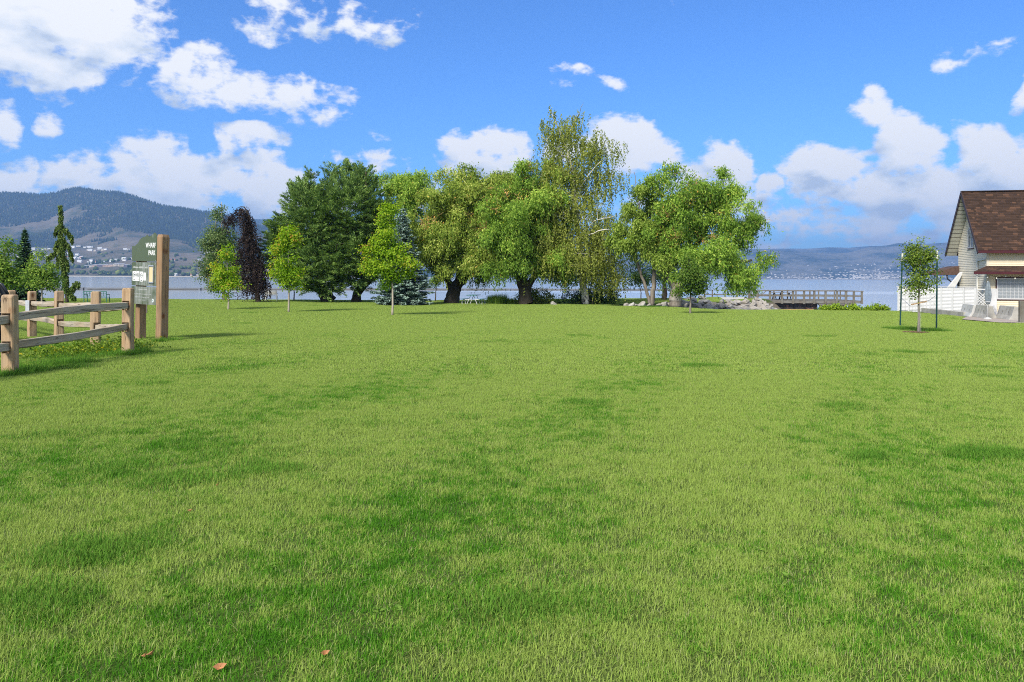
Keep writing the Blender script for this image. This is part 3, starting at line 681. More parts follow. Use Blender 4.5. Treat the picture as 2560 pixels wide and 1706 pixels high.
class Tree:
    """local metres; skeleton nodes grow towards the crown points"""
    def __init__(s, name, label, cat, base, seed, group=None):
        s.base = np.array(base, float); s.t = thing(name, label, cat, base, 0, group); s.g = np.random.default_rng(seed); s.seed = seed
        s.cv = None; s.wood = MB(); s.nodes = []; s.rad = []; s.lv = Leaves(seed); s.D = base[1]
    def pt(s, px, py, dy=0.0):
        return P(px, py, s.D + dy) - s.base
    def limb(s, pts, r0, r1, n=7, wob=.0):
        pts = [np.array(p, float) for p in pts]; out = []
        for i in range(len(pts) - 1):
            a = pts[max(i - 1, 0)]; b = pts[i]; c = pts[i + 1]; d = pts[min(i + 2, len(pts) - 1)]
            st = 5
            for k in range(st):
                t = k / st; q = .5 * ((2 * b) + (-a + c) * t + (2 * a - 5 * b + 4 * c - d) * t * t + (-a + 3 * b - 3 * c + d) * t ** 3)
                out.append(q + s.g.normal(0, wob, 3) * (1 if out else 0))
        out.append(pts[-1]); m = len(out); R = [r0 + (r1 - r0) * (i / (m - 1)) ** .8 for i in range(m)]
        s.wood.tube(out, R, n); s.nodes += out; s.rad += R; return out
    def blobs(s, bl):
        """(px, py, rx, ry, depth offset m, weight) -> metre ellipsoids"""
        out = []
        for b in bl:
            px, py, rx, ry = b[:4]; dy = b[4] if len(b) > 4 else 0; wt = b[5] if len(b) > 5 else 1
            k = (s.D + dy) / F; out.append((s.pt(px, py, dy), np.array((rx * k, min(rx, ry) * 1.05 * k if len(b) < 7 else b[6], ry * k)), wt))
        return out
    def points(s, bl, n, shell=.45):
        vol = np.array([np.prod(b[1]) ** .75 * b[2] for b in bl]); pick = s.g.choice(len(bl), n, p=vol / vol.sum())
        d = norm(s.g.normal(size=(n, 3))); r = s.g.uniform(0, 1, n) ** shell
        c = np.array([bl[i][0] for i in pick]); R = np.array([bl[i][1] for i in pick])
        p = c + d * R * r[:, None]; return p, norm(d / R * R.mean(1, keepdims=True))
    def boughs(s, bl, nb, per, rb, shell=.5):
        c, o = s.points(bl, nb, shell); cc = np.repeat(c, per, 0); oo = np.repeat(o, per, 0); m = len(cc)
        d = norm(s.g.normal(size=(m, 3)) + oo * .55 + np.array((0, -.15, .45))); R = np.repeat(rb * s.g.uniform(.65, 1.35, nb), per)[:, None]
        s.cv = np.repeat(s.g.normal(0, .11, nb), per)
        return cc + d * R * s.g.uniform(.55, 1.0, (m, 1)) * np.array((1, 1, .72)), norm(d + oo * .5)
    def grow(s, pts, r=.03, rmin=.008, sides=4, sag=.12):
        nodes = np.array(s.nodes); rad = np.array(s.rad)
        cen = nodes.mean(0); order = np.argsort(np.linalg.norm(pts - cen, axis=1))
        for i in order:
            p = pts[i]; d = nodes - p; dist = np.linalg.norm(d, axis=1) + np.clip(d[:, 2], 0, None) * 1.4      # prefer joining below
            j = int(np.argmin(dist)); q = nodes[j]; L = np.linalg.norm(p - q)
            if L < .05: continue
            r0 = min(rad[j] * .8, rmin + r * min(1.5, L / 2.0)); m = max(2, int(L / .5) + 1)
            tt = np.linspace(0, 1, m + 1)[:, None]; mid = (p + q) / 2 + np.array((0, 0, sag * L)) + s.g.normal(0, .08 * L, 3)
            path = (1 - tt) ** 2 * q + 2 * tt * (1 - tt) * mid + tt ** 2 * p
            R = np.linspace(r0, rmin, m + 1); s.wood.tube(path, list(R), sides, False)
            nodes = np.concatenate([nodes, path[1:]]); rad = np.concatenate([rad, R[1:]])
    # leaf styles ---------------------------------------------------------------
    def broad(s, pts, out, per, size, L, W, vr=(.2, .8), droop=.4, tipw=0.0, up=.5):
        n = len(pts); c = np.repeat(pts, per, 0); o = np.repeat(out, per, 0); m = len(c)
        off = s.g.normal(size=(m, 3)) * size * np.array((1, 1, .75)); c = c + off
        a = norm(off) * .8 + s.g.normal(size=(m, 3)) * .6 + np.array((0, 0, -droop)); nr = o * .6 + np.array((0, -.25, up)) + s.g.normal(size=(m, 3)) * .40
        cv = np.repeat(s.g.uniform(-.10, .10, n) + (s.cv if s.cv is not None and len(s.cv) == n else 0), per); v = s.g.uniform(vr[0], vr[1], m) + cv
        w = np.zeros(m)
        if tipw: w = (np.linalg.norm(off, axis=1) / size > 1.7) * (s.g.uniform(0, 1, m) < tipw) * s.g.uniform(.4, 1, m)
        s.lv.add(c, a, nr, L * s.g.uniform(.7, 1.25, m), W * s.g.uniform(.7, 1.25, m), v, w)
    def hang(s, pts, out, strands, length, per, L, W, vr=(.2, .8), size=.35, spread=.05, side=0.25):
        """pendulous shoots: strands that start round each point and fall"""
        n = len(pts); st = np.repeat(pts, strands, 0) + s.g.normal(size=(n * strands, 3)) * np.array((size, size, size * .6))
        so = np.repeat(out, strands, 0); ln = length * s.g.uniform(.45, 1.25, len(st)); cv = s.g.uniform(-.14, .14, len(st)) + np.repeat(s.g.uniform(-.08, .08, n) + (s.cv if s.cv is not None and len(s.cv) == n else 0), strands)
        sway = s.g.normal(size=(len(st), 3)) * .12 + so * side; sway[:, 2] = 0
        t = (np.arange(per) + .5) / per; c = st[:, None, :] + np.stack([sway[:, None, 0] * (t * (2 - t)) * ln[:, None], sway[:, None, 1] * (t * (2 - t)) * ln[:, None], -ln[:, None] * t * (.55 + .45 * t)], -1)
        m = c.shape[0] * per; c = c.reshape(-1, 3) + s.g.normal(size=(m, 3)) * spread
        a = s.g.normal(size=(m, 3)) * .42 + np.array((0, 0, -.8)); nr = np.repeat(so, per, 0) * .6 + np.array((0, -.35, .35)) + s.g.normal(size=(m, 3)) * .38
        s.lv.add(c, a, nr, L * s.g.uniform(.7, 1.25, m), W * s.g.uniform(.7, 1.2, m), np.repeat(cv, per) + s.g.uniform(vr[0], vr[1], m))
    def plume(s, pts, dirs, per, length, L, W, vr=(.2, .8), flat=.5):
        """feathery sprays pointing along dirs (cedar, cypress)"""
        n = len(pts); d = norm(dirs); ref = norm(np.cross(d, np.array((0, 0, 1.0)) + s.g.normal(size=(n, 3)) * .25)); up = np.cross(ref, d)
        ln = length * s.g.uniform(.6, 1.3, n); t = s.g.uniform(0, 1, (n, per)); sg = s.g.uniform(-1, 1, (n, per)); wd = (1 - t) * .45 + .06
        c = pts[:, None] + d[:, None] * (t * ln[:, None])[..., None] + ref[:, None] * (sg * wd * ln[:, None])[..., None] + up[:, None] * (s.g.normal(0, .10, (n, per)) * ln[:, None] * flat)[..., None] - np.array((0, 0, 1.0)) * (t * t * .18 * ln[:, None])[..., None]
        a = d[:, None] * .8 + ref[:, None] * (sg * .7)[..., None] + s.g.normal(size=(n, per, 3)) * .25
        nr = up[:, None] + s.g.normal(size=(n, per, 3)) * .45
        m = n * per; cv = np.repeat(s.g.uniform(-.15, .15, n), per)
        s.lv.add(c.reshape(-1, 3), a.reshape(-1, 3), nr.reshape(-1, 3), L * s.g.uniform(.7, 1.3, m), W * s.g.uniform(.7, 1.3, m), cv + s.g.uniform(vr[0], vr[1], m) + (t.ravel() - .5) * .25)
    def done(s, bark, leaf, wood='trunk', crown='crown'):
        if s.wood.v: s.wood.build(wood, bark, s.t, smooth=True)
        add(crown, s.lv.mesh(crown, leaf), s.t); return s.t

B_DARK = mat_bark('bark_dark', (.030, .024, .018), (.09, .075, .055))
B_GREY = mat_bark('bark_grey', (.10, .085, .065), (.27, .235, .19))
B_PALE = mat_bark('bark_pale', (.26, .22, .17), (.45, .39, .31))
B_BIRCH = None
def mk_birch_bark():
    t = NT('bark_birch'); v = t.mapv(t.pos(), (5, 5, 2.4)); n = t.noise(1, 5, .7, v); sx = t.n('ShaderNodeSeparateXYZ'); t.L.new(t.pos(), sx.inputs[0])
    low = t.math('MULTIPLY_ADD', sx.outputs[2], -.10, .06, clamp=True)
    k = t.math('MULTIPLY_ADD', t.math('ADD', n, low), 12.0, -7.0, clamp=True)
    t.set(t.mix(k, (.60, .56, .49), (.05, .04, .035)), .8, .2); t.bump(n, .4, .02); return t.m
B_BIRCH = mk_birch_bark()
L_WILLOW = mat_leaf('willow_leaf', [(0, (0.079, 0.131, 0.020)), (.45, (0.224, 0.317, 0.047)), (.8, (0.409, 0.480, 0.092)), (1, (0.659, 0.679, 0.200))], tip=(0.896, 0.437, 0.118))
L_WILLOW_D = mat_leaf('willow_leaf_deep', [(0, (0.082, 0.154, 0.023)), (.5, (0.212, 0.352, 0.049)), (.85, (0.407, 0.547, 0.088)), (1, (0.650, 0.728, 0.154))], tip=(1.170, 0.614, 0.154))
L_BIRCH = mat_leaf('birch_leaf', [(0, (0.097, 0.130, 0.023)), (.5, (0.248, 0.291, 0.054)), (1, (0.506, 0.529, 0.125))])
L_CURLY = mat_leaf('curly_willow_leaf', [(0, (0.086, 0.148, 0.019)), (.5, (0.209, 0.308, 0.044)), (1, (0.407, 0.493, 0.105))])
L_CEDAR = mat_leaf('cedar_leaf', [(0, (0.042, 0.100, 0.026)), (.5, (0.170, 0.280, 0.069)), (1, (0.389, 0.520, 0.144))], trans=.25)
L_BLUE = mat_leaf('blue_spruce_needle', [(0, (0.077, 0.132, 0.101)), (.5, (0.194, 0.278, 0.222)), (1, (0.371, 0.479, 0.402))], trans=.08)
L_SPRUCE = mat_leaf('spruce_needle', [(0, (0.018, 0.053, 0.024)), (.5, (0.060, 0.128, 0.060)), (1, (0.165, 0.255, 0.135))], trans=.08)
L_MAPLE = mat_leaf('maple_leaf', [(0, (.085, .19, .010)), (.5, (.21, .36, .018)), (1, (.36, .48, .035))], tip=(.52, .24, .06), trans=.48)
L_YOUNG = mat_leaf('young_leaf', [(0, (0.062, 0.131, 0.020)), (.5, (0.159, 0.276, 0.041)), (1, (0.373, 0.469, 0.083))])
L_BEECH = mat_leaf('copper_beech_leaf', [(0, (0.011, 0.008, 0.008)), (.6, (0.032, 0.022, 0.019)), (1, (0.090, 0.065, 0.050))], trans=.12)
L_CYPRESS = mat_leaf('cypress_leaf', [(0, (0.036, 0.070, 0.014)), (.5, (0.102, 0.162, 0.031)), (1, (0.204, 0.258, 0.066))], trans=.12)
L_POPLAR = mat_leaf('poplar_leaf', [(0, (0.041, 0.083, 0.025)), (.5, (0.117, 0.186, 0.055)), (1, (0.262, 0.331, 0.138))])
L_DARK = mat_leaf('dark_leaf', [(0, (0.017, 0.042, 0.014)), (.6, (0.049, 0.105, 0.028)), (1, (0.119, 0.196, 0.049))], trans=.2)
L_SHRUB = mat_leaf('shrub_leaf', [(0, (.05, .09, .015)), (.5, (.14, .19, .035)), (1, (.27, .31, .07))])
L_LIME = mat_leaf('lime_shrub_leaf', [(0, (.10, .19, .015)), (.5, (.24, .36, .03)), (1, (.42, .52, .06))], trans=.4)

def gb(px, py): return hit(px, py)

# --- willows ------------------------------------------------------------------
def willow(label, base, trunk_pts, limbs, bl, seed, nclump, leafmat, orange=.12, r0=.55, strands=6, per=8, length=.8, twigs=26, bark=None, rb=.9):
    T = Tree('willow_tree', label, 'tree', base, seed)
    tk = T.limb([T.pt(*p) for p in trunk_pts], r0, r0 * .72, 9, .02)
    for lm in limbs: T.limb([T.pt(*p) for p in lm], r0 * .55, r0 * .16, 7, .05)
    B = T.blobs(bl); pts, out = T.boughs(B, nclump // 4, 6, rb, .52); T.grow(pts, .05, .012)
    T.hang(pts, out, strands, length, int(per * 1.5), .235, .082, (.12, .74), .27, .10, .3)
    T.broad(pts, out, 46, .28, .22, .085, (.22, .92), .55)
    # bare ochre twigs and catkins showing on the sunny outside
    p3, o3 = T.points(B, twigs, .12); k = (p3[:, 2] > np.median(p3[:, 2]) - 1.0) & (p3[:, 1] < .6); p3 = p3[k]; o3 = o3[k]
    tw = MB()
    for q, o in zip(p3, o3):
        for _ in range(9):
            e = q + o * .25 + T.g.normal(0, .42, 3); m = (q + e) / 2 + T.g.normal(0, .1, 3); tw.tube([q, m, e], [.020, .014, .006], 3, False)
    if len(p3):
        T.broad(p3, o3, 26, .42, .16, .06, (.4, .9), .6); w = T.lv.w[-1]; w[:] = (T.g.uniform(0, 1, len(w)) < .55) * T.g.uniform(.4, 1, len(w))
        tw.build('twigs', mat_plain('ochre_twig', (.36, .22, .09), .7), T.t)['kind'] = 'stuff'
    for w in T.lv.w[:-1]: w[:] = np.maximum(w, (T.g.uniform(0, 1, len(w)) < orange * .18) * T.g.uniform(.1, .5, len(w)))
    return T.done(bark or B_DARK, leafmat)
willow('rounded willow showing behind the blue spruce and cedar', gb(1010, 753.5), [(1010, 753.5), (1012, 700), (1005, 640)],
       [[(1005, 640), (970, 560), (950, 500)], [(1005, 640), (1030, 560), (1050, 490)]],
       [(985,500,75,62,2),(1040,480,60,45,2),(1070,520,55,60,1),(960,560,60,60,1),(1040,600,60,60,1),(1010,455,40,25,2,.6)], 101, 190, L_WILLOW_D, .04, .32, twigs=12)
willow('broad pale willow whose thick dark trunk forks beside the picnic table', gb(1128, 758.3), [(1128, 759), (1133, 735), (1140, 716)],
       [[(1133, 735), (1122, 700), (1108, 640), (1090, 560)], [(1140, 716), (1150, 680), (1160, 600), (1170, 500)], [(1137, 728), (1158, 702), (1200, 660), (1230, 600)], [(1122, 700), (1080, 650), (1050, 600)]],
       [(1150,500,110,75,0),(1185,445,85,40,1,.9),(1095,540,70,75,-.5),(1078,620,50,58,-1.0),(1130,610,108,76,-1.5),(1215,560,85,95,0),(1195,652,88,42,-1),(1104,658,60,35,-1),(1240,470,70,50,1),(1300,455,60,40,1.5,.6)],
       102, 600, L_WILLOW, .10, .66, twigs=70)
willow('round willow with a cleft grey trunk between the picnic table and the birch', gb(1316, 761.5), [(1316, 762), (1313, 735), (1310, 718)],
       [[(1313, 735), (1296, 700), (1270, 640), (1250, 560)], [(1312, 728), (1335, 695), (1360, 640), (1370, 560)], [(1310, 718), (1312, 640), (1315, 520)]],
       [(1320,480,80,60,0),(1290,560,80,90,-1),(1370,560,70,90,.5),(1320,622,88,66,-1),(1268,656,64,38,-1),(1390,650,60,46,0),(1350,450,55,35,1,.8),(1250,610,50,60,-1)],
       103, 500, L_WILLOW_D, .07, .62, twigs=46)
willow('spreading willow leaning over the boulders, its trunk ringed pale', gb(1688, 766.2), [(1688, 767), (1690, 735), (1697, 715)],
       [[(1692, 728), (1672, 690), (1668, 660), (1690, 600), (1690, 500)], [(1697, 715), (1715, 660), (1760, 580), (1790, 500)], [(1697, 715), (1740, 650), (1800, 610), (1870, 560)], [(1715, 660), (1800, 660), (1880, 650)]],
       [(1700,480,75,55,0),(1770,480,75,50,0),(1735,440,60,28,1,.6),(1800,540,80,60,-.5),(1720,560,85,75,0),(1860,570,55,38,0,.9),(1900,545,30,22,.5,.6),(1860,640,60,40,0,.8),(1780,640,85,55,-1.5),(1830,695,70,34,-1.5,.8),(1900,640,32,30,0,.7),(1890,690,28,22,0,.6),(1700,650,60,60,-1),(1660,600,45,70,1)],
       104, 420, L_WILLOW_D, .08, .50, strands=4, length=.7, twigs=52, bark=B_GREY)
def ring():
    b = gb(1688, 766.2); k = b[1] / F
    o = MB().tube([P(1688.2, 752, b[1]), P(1688.4, 747, b[1]), P(1688.8, 742, b[1])], [.475, .468, .46], 14, False).build('trunk_band', mat_plain('lime_wash', (.26, .235, .195), .9, .3, 5), [o for o in bpy.data.objects if o.name.startswith('willow_tree')][-1])
    o.location = tuple(-b)
ring()
# --- dark trees filling in behind birch and curly willow
def filler(label, base, bl, seed, n, leaf, bark=B_DARK, r0=.2, name='shade_tree', per=38, L=.2, W=.11, size=.4):
    T = Tree(name, label, 'tree', base, seed); top = T.blobs(bl)
    T.limb([(0, 0, -.1), (0.05, 0, 1.2), top[0][0] * .8], r0, r0 * .4, 7, .02)
    pts, out = T.points(top, n, .45); T.grow(pts, .04, .01); T.broad(pts, out, per, size, L, W, (.1, .8), .5); return T.done(bark, leaf)
filler('deep green tree drooping behind the white birch trunk', gb(1500, 753), [(1450,640,90,60,1),(1400,680,60,40,0),(1500,690,50,38,0),(1470,705,70,22,-1)], 111, 150, L_DARK)
filler('shadowed tree behind the twisted pale willow', gb(1662, 750.5), [(1650,640,70,60,0),(1590,660,45,50,0),(1610,700,40,28,-.5),(1690,680,45,35,0)], 112, 120, L_DARK)
# --- white birch
def birch():
    T = Tree('birch_tree', 'tall weeping birch with white trunk and long trailing twigs', 'tree', gb(1464, 761.5), 121)
    T.limb([T.pt(*p) for p in ((1466, 762), (1455, 693), (1446, 597), (1438, 490), (1424, 400), (1395, 320), (1372, 270))], .34, .02, 8, .015)
    for lm in ([(1446, 597), (1400, 585), (1365, 600)], [(1447, 600), (1480, 560), (1530, 545)], [(1440, 510), (1400, 480), (1360, 500)], [(1443, 560), (1390, 545), (1345, 520), (1330, 540)],
               [(1438, 490), (1470, 440), (1510, 400)], [(1430, 430), (1480, 370), (1540, 345)], [(1450, 640), (1380, 640), (1320, 625)], [(1452, 660), (1500, 600), (1550, 620)], [(1410, 360), (1440, 300), (1450, 275)],
               [(1446, 597), (1500, 580), (1545, 590)], [(1440, 520), (1478, 515), (1530, 500)], [(1452, 670), (1400, 660), (1340, 665)], [(1450, 640), (1470, 650), (1480, 690)], [(1424, 400), (1380, 370), (1345, 345)]):
        T.limb([T.pt(*p, T.g.normal(0, .0)) + np.array((0, T.g.normal(-.6, 1.0) * (i > 0), 0)) for i, p in enumerate(lm)], .07, .010, 5, .04)
    B = T.blobs([(1372,275,12,14,0,.6),(1450,290,16,18,0,.5),(1365,300,28,36,0,.8),(1395,330,45,45,0,.9),(1440,310,35,32,0,.7),(1480,370,60,42,0,.8),(1400,410,75,55,0),(1520,370,36,30,0,.6),(1500,450,55,55,0,.8),(1370,480,45,60,0,.8),(1420,520,90,70,-.5),(1370,590,55,55,-1),(1500,590,60,70,-.5),(1440,640,95,55,-1.5),(1360,650,50,35,-1.5),(1510,680,45,40,-.5)])
    pts, out = T.points(B, 400, .5); T.grow(pts, .03, .007, 3)
    T.hang(pts, out, 7, 1.6, 18, .17, .095, (.15, .8), .40, .06, .12)
    return T.done(B_BIRCH, L_BIRCH)
birch()
# --- curly willow
def curly():
    T = Tree('willow_tree', 'yellow green twisted willow with a slim grey double trunk', 'tree', gb(1628, 764.5), 131)
    T.limb([T.pt(*p) for p in ((1629, 765), (1633, 720), (1634, 665), (1628, 600), (1632, 520), (1634, 440))], .23, .04, 7, .02)
    T.limb([T.pt(*p) for p in ((1627, 765), (1612, 712), (1596, 670), (1575, 620), (1565, 560))], .17, .03, 6, .03)
    T.limb([T.pt(*p) for p in ((1604, 690), (1590, 640), (1570, 590), (1545, 575))], .10, .03, 6, .03)
    T.limb([T.pt(*p) for p in ((1634, 670), (1665, 650), (1690, 620))], .08, .03, 5, .03)
    T.limb([T.pt(*p) for p in ((1620, 620), (1600, 520), (1585, 430))], .08, .02, 5, .05)
    B = T.blobs([(1585,415,16,30,0,.7),(1632,425,14,34,0,.7),(1605,480,32,34,0,.8),(1640,500,40,42,0,.9),(1605,540,45,42,0),(1560,570,40,30,-.5),(1545,600,25,28,-.5,.7),(1620,590,60,40,-1),(1655,640,45,36,-1),(1585,620,42,30,-1),(1690,570,30,28,-.5,.8),(1655,560,35,34,0),(1570,500,26,30,.5,.5),(1583,450,16,30,0,.7),(1632,460,16,30,0,.7)])
    pts, out = T.boughs(B, 66, 5, .40, .6); T.grow(pts, .03, .008, 4, .05)
    T.broad(pts, out, 36, .22, .23, .095, (.25, .9), .75); T.hang(pts, out, 4, .75, 10, .22, .085, (.2, .9), .22, .08, .1)
    return T.done(B_GREY, L_CURLY)
curly()
# --- cedar
def cedar():
    T = Tree('cedar_tree', 'huge dense dark cedar with two low trunks beside the shore', 'tree', gb(822, 755), 141)
    T.limb([T.pt(*p) for p in ((824, 757), (812, 735), (795, 690), (800, 560), (835, 440))], .75, .08, 9, .02)
    T.limb([T.pt(*p) for p in ((892, 757), (893, 735), (910, 690), (915, 560), (915, 430))], .50, .07, 8, .02)
    T.limb([T.pt(*p) for p in ((893, 740), (915, 715), (945, 690))], .26, .08, 7)
    T.limb([T.pt(*p) for p in ((812, 735), (770, 715), (720, 700))], .3, .08, 7)
    B = T.blobs([(790,560,90,85,0),(860,540,85,95,0),(735,590,65,65,0,.8),(700,620,48,38,0,.7),(720,660,58,45,-.5),(800,660,90,65,-1.5),(880,650,80,70,-1),(760,500,48,45,.3,.7),(840,470,40,45,.3,.7),(905,480,38,60,.8,.8),(905,435,15,30,.8,1.6),(870,440,13,30,.6,1.6),(832,442,14,32,.3,1.6),(772,460,13,28,.2,1.5),(748,478,13,24,.2,1.5),(945,560,45,70,1,.8),(830,705,80,32,-1.5,.8),(930,660,45,50,.5,.8)])
    pts, out = T.points(B, 2500, .25); k = pts[:, 1] < 3.5; pts = pts[k]; out = out[k]
    T.grow(pts[::12], .06, .015)
    topness = np.clip((pts[:, 2:3] - 7.0) / 3.0, 0, 1); d = out * np.array((1, 1, .35)) * (1 - .6 * topness) + np.array((0, 0, 1.0)) * (.36 + .34 * topness) + T.g.normal(size=pts.shape) * .2
    T.plume(pts - d * .35, d, 60, 1.15, .30, .058, (.05, .85))
    return T.done(B_DARK, L_CEDAR)
cedar()
# --- spruces
def spruce(label, base, top_py, halfw_px, seed, leaf, tiers, lean=0, low=.12, drp=.35, name='spruce_tree', dens=1.0, needleL=.22):
    T = Tree(name, label, 'tree', base, seed); H = (T.pt(0, top_py)[2]); R = halfw_px * base[1] / F
    T.limb([(0, 0, -.1), (lean * .5, 0, H * .5), (lean, 0, H)], .03 * H * .5 + .05, .015, 7, .01)
    for i in range(tiers):
        f = i / (tiers - 1); z = low + (H - low - .1) * f; r = R * (1 - f) ** .85 * (1 + T.g.uniform(-.12, .12)) + .10
        nb = max(4, int(11 * (1 - f) + 4)); a0 = T.g.uniform(0, 6.28)
        for b in range(nb):
            a = a0 + b * 6.283 / nb + T.g.normal(0, .18); rr = r * T.g.uniform(.72, 1.08); n = max(8, int(rr / .028 * dens))
            t = T.g.uniform(.12, 1, n) ** .7; dx, dy = math.cos(a), math.sin(a)
            sag = -drp * rr * t * (1.15 - .55 * t) * (1 - .5 * f) + (.5 * f) * rr * t * .6
            side = T.g.uniform(-1, 1, n) * (.30 * rr * (1.05 - t) + .05)
            c = np.stack([dx * rr * t - dy * side, dy * rr * t + dx * side, z + sag + T.g.normal(0, .035, n) - np.abs(side) * .18], 1) + np.array((lean * f, 0, 0))
            ax = np.stack([np.full(n, dx) - dy * np.sign(side) * .8, np.full(n, dy) + dx * np.sign(side) * .8, -drp + .5 * t], 1) + T.g.normal(size=(n, 3)) * .3
            nr = np.array((0, 0, 1.0)) + T.g.normal(size=(n, 3)) * .45
            T.lv.add(c, ax, nr, needleL * T.g.uniform(.8, 1.5, n), .115 * T.g.uniform(.8, 1.4, n), .25 + .45 * t + T.g.uniform(-.2, .2, n))
            if b % 2 == 0: T.wood.tube([(lean * f, 0, z), (dx * rr * .5 + lean * f, dy * rr * .5, z - drp * rr * .4), (dx * rr * .9 + lean * f, dy * rr * .9, z - drp * rr * .55)], [.025, .018, .006], 3, False)
    # leader
    n = 60; t = T.g.uniform(0, 1, n); c = np.stack([np.full(n, lean), np.zeros(n), H - .5 + .7 * t], 1) + T.g.normal(size=(n, 3)) * .05; T.lv.add(c, T.g.normal(size=(n, 3)) * .5 + (0, 0, 1), T.g.normal(size=(n, 3)), .1, .03, T.g.uniform(.4, .9, n))
    return T.done(B_DARK, leaf)
spruce('silvery blue spruce with its skirt on the grass', gb(1006, 762.5), 517, 76, 151, L_BLUE, 40, 0, .15, .30, dens=1.25, needleL=.25)
spruce('green spruce with a bare narrow top beyond the rail fence', gb(60, 757), 575, 40, 152, L_SPRUCE, 34, .05, .15, .22, dens=1.2)
# --- weeping cypress
def cypress():
    T = Tree('weeping_cypress', 'slender weeping cypress with hanging arms beyond the fence', 'tree', gb(166, 757), 161); 
    lead = [(168, 758), (165, 720), (158, 660), (154, 600), (152, 550), (151, 514)]
    T.limb([T.pt(*p) for p in lead], .13, .03, 6)
    def arm(p, n, ln, sp, side=.0):
        pts = np.array([T.pt(*q) for q in p]); k = len(pts) * n; i = T.g.integers(0, len(pts) - 1, k); t = T.g.uniform(0, 1, k)[:, None]
        q = pts[i] * (1 - t) + pts[i + 1] * t; q += T.g.normal(size=q.shape) * sp
        o = norm(T.g.normal(size=q.shape) * np.array((1, 1, .1))); T.hang(q, o, 1, ln, 13, .20, .085, (.15, .85), .03, .03, side)
    arm([(151, 516), (152, 545), (153, 580), (155, 620)], 60, .38, .05); arm([(155, 590), (157, 640), (162, 690), (168, 728)], 105, .48, .075)
    for a in ([(152, 560), (142, 572), (138, 584)], [(153, 565), (168, 578), (178, 592), (181, 600)], [(152, 590), (142, 608), (137, 628)], [(154, 590), (166, 608), (174, 622), (181, 650)], [(155, 615), (140, 632), (127, 638), (119, 648)], [(156, 640), (166, 650), (172, 672)], [(155, 630), (145, 645), (143, 675)], [(168, 735), (180, 725), (188, 708), (193, 706), (196, 714)], [(168, 720), (176, 735), (190, 745)]):
        T.limb([T.pt(*q) for q in a], .035, .012, 4); arm(a, 15, .34, .03)
    return T.done(B_DARK, L_CYPRESS)
cypress()
# --- copper weeping beech
def beech():
    T = Tree('weeping_beech', 'drooping blackish purple weeping beech bent over at the top', 'tree', gb(635, 756), 171)
    T.limb([T.pt(*p) for p in ((645, 757), (640, 700), (630, 640), (628, 580), (622, 548), (612, 520), (598, 519))], .22, .02, 7, .02)
    for a in ([(628, 570), (615, 530), (600, 524), (585, 535), (570, 552), (564, 570)], [(625, 548), (612, 520), (600, 518), (590, 522)], [(630, 600), (612, 610), (598, 640)], [(632, 640), (610, 655), (592, 690)], [(634, 620), (650, 640), (656, 690)], [(630, 590), (640, 600), (646, 640)]):
        T.limb([T.pt(*q) for q in a], .05, .012, 4, .02)
    def cur(p, n, ln, sx):
        n = int(n * .72)
        pts = np.array([T.pt(*q) for q in p]); k = n; i = T.g.integers(0, len(pts) - 1, k); t = T.g.uniform(0, 1, k)[:, None]; q = pts[i] * (1 - t) + pts[i + 1] * t + T.g.normal(size=(k, 3)) * np.array((sx, .35, .12))
        T.hang(q, norm(T.g.normal(size=q.shape) * np.array((1, 1, .1)) + np.array((0, -.5, 0))), 1, ln, 15, .13, .085, (.05, .85), .05, .05, .06)
    cur([(566, 556), (580, 538), (598, 524)], 70, .95, .10); cur([(590, 526), (604, 524), (616, 530)], 60, 1.3, .12)
    cur([(606, 530), (622, 545), (632, 560)], 130, 1.7, .18); cur([(612, 560), (628, 580), (634, 600)], 150, 1.8, .25); cur([(600, 600), (615, 590), (636, 610)], 130, 1.9, .25)
    cur([(594, 640), (606, 625), (622, 640)], 110, 1.9, .22); cur([(622, 620), (640, 630), (650, 660)], 190, 2.0, .30); cur([(620, 660), (640, 665), (656, 690)], 240, 1.9, .38); cur([(596, 690), (606, 670), (612, 660)], 40, 2.2, .18); cur([(610, 700), (640, 690), (664, 712)], 280, 1.5, .30)
    return T.done(B_DARK, L_BEECH)
beech()
# --- upright pale-stemmed tree
def poplar():
    T = Tree('aspen_tree', 'upright aspen with pale stems behind the purple weeping beech', 'tree', gb(561, 751), 181)
    for a in ([(561, 752), (556, 690), (552, 620), (554, 560), (554, 505)], [(559, 720), (543, 660), (536, 600), (540, 540)], [(558, 720), (520, 650), (508, 600)], [(559, 730), (580, 660), (586, 600)]):
        T.limb([T.pt(*q) for q in a], .15, .025, 6, .03)
    B = T.blobs([(555,520,10,30,0,.8),(545,545,18,30,0,.8),(552,590,34,50,0),(525,610,25,45,0,.8),(580,615,24,45,0,.8),(535,660,36,45,0),(575,670,28,40,0,.8),(510,605,8,25,0,.4),(520,690,26,28,0,.7),(545,715,36,20,-.3,.8),(595,600,10,18,0,.4)])
    pts, out = T.points(B, 200, .5); T.grow(pts, .02, .006, 3); T.broad(pts, out, 60, .26, .16, .11, (.1, .95), .3); return T.done(B_PALE, L_POPLAR)
poplar()
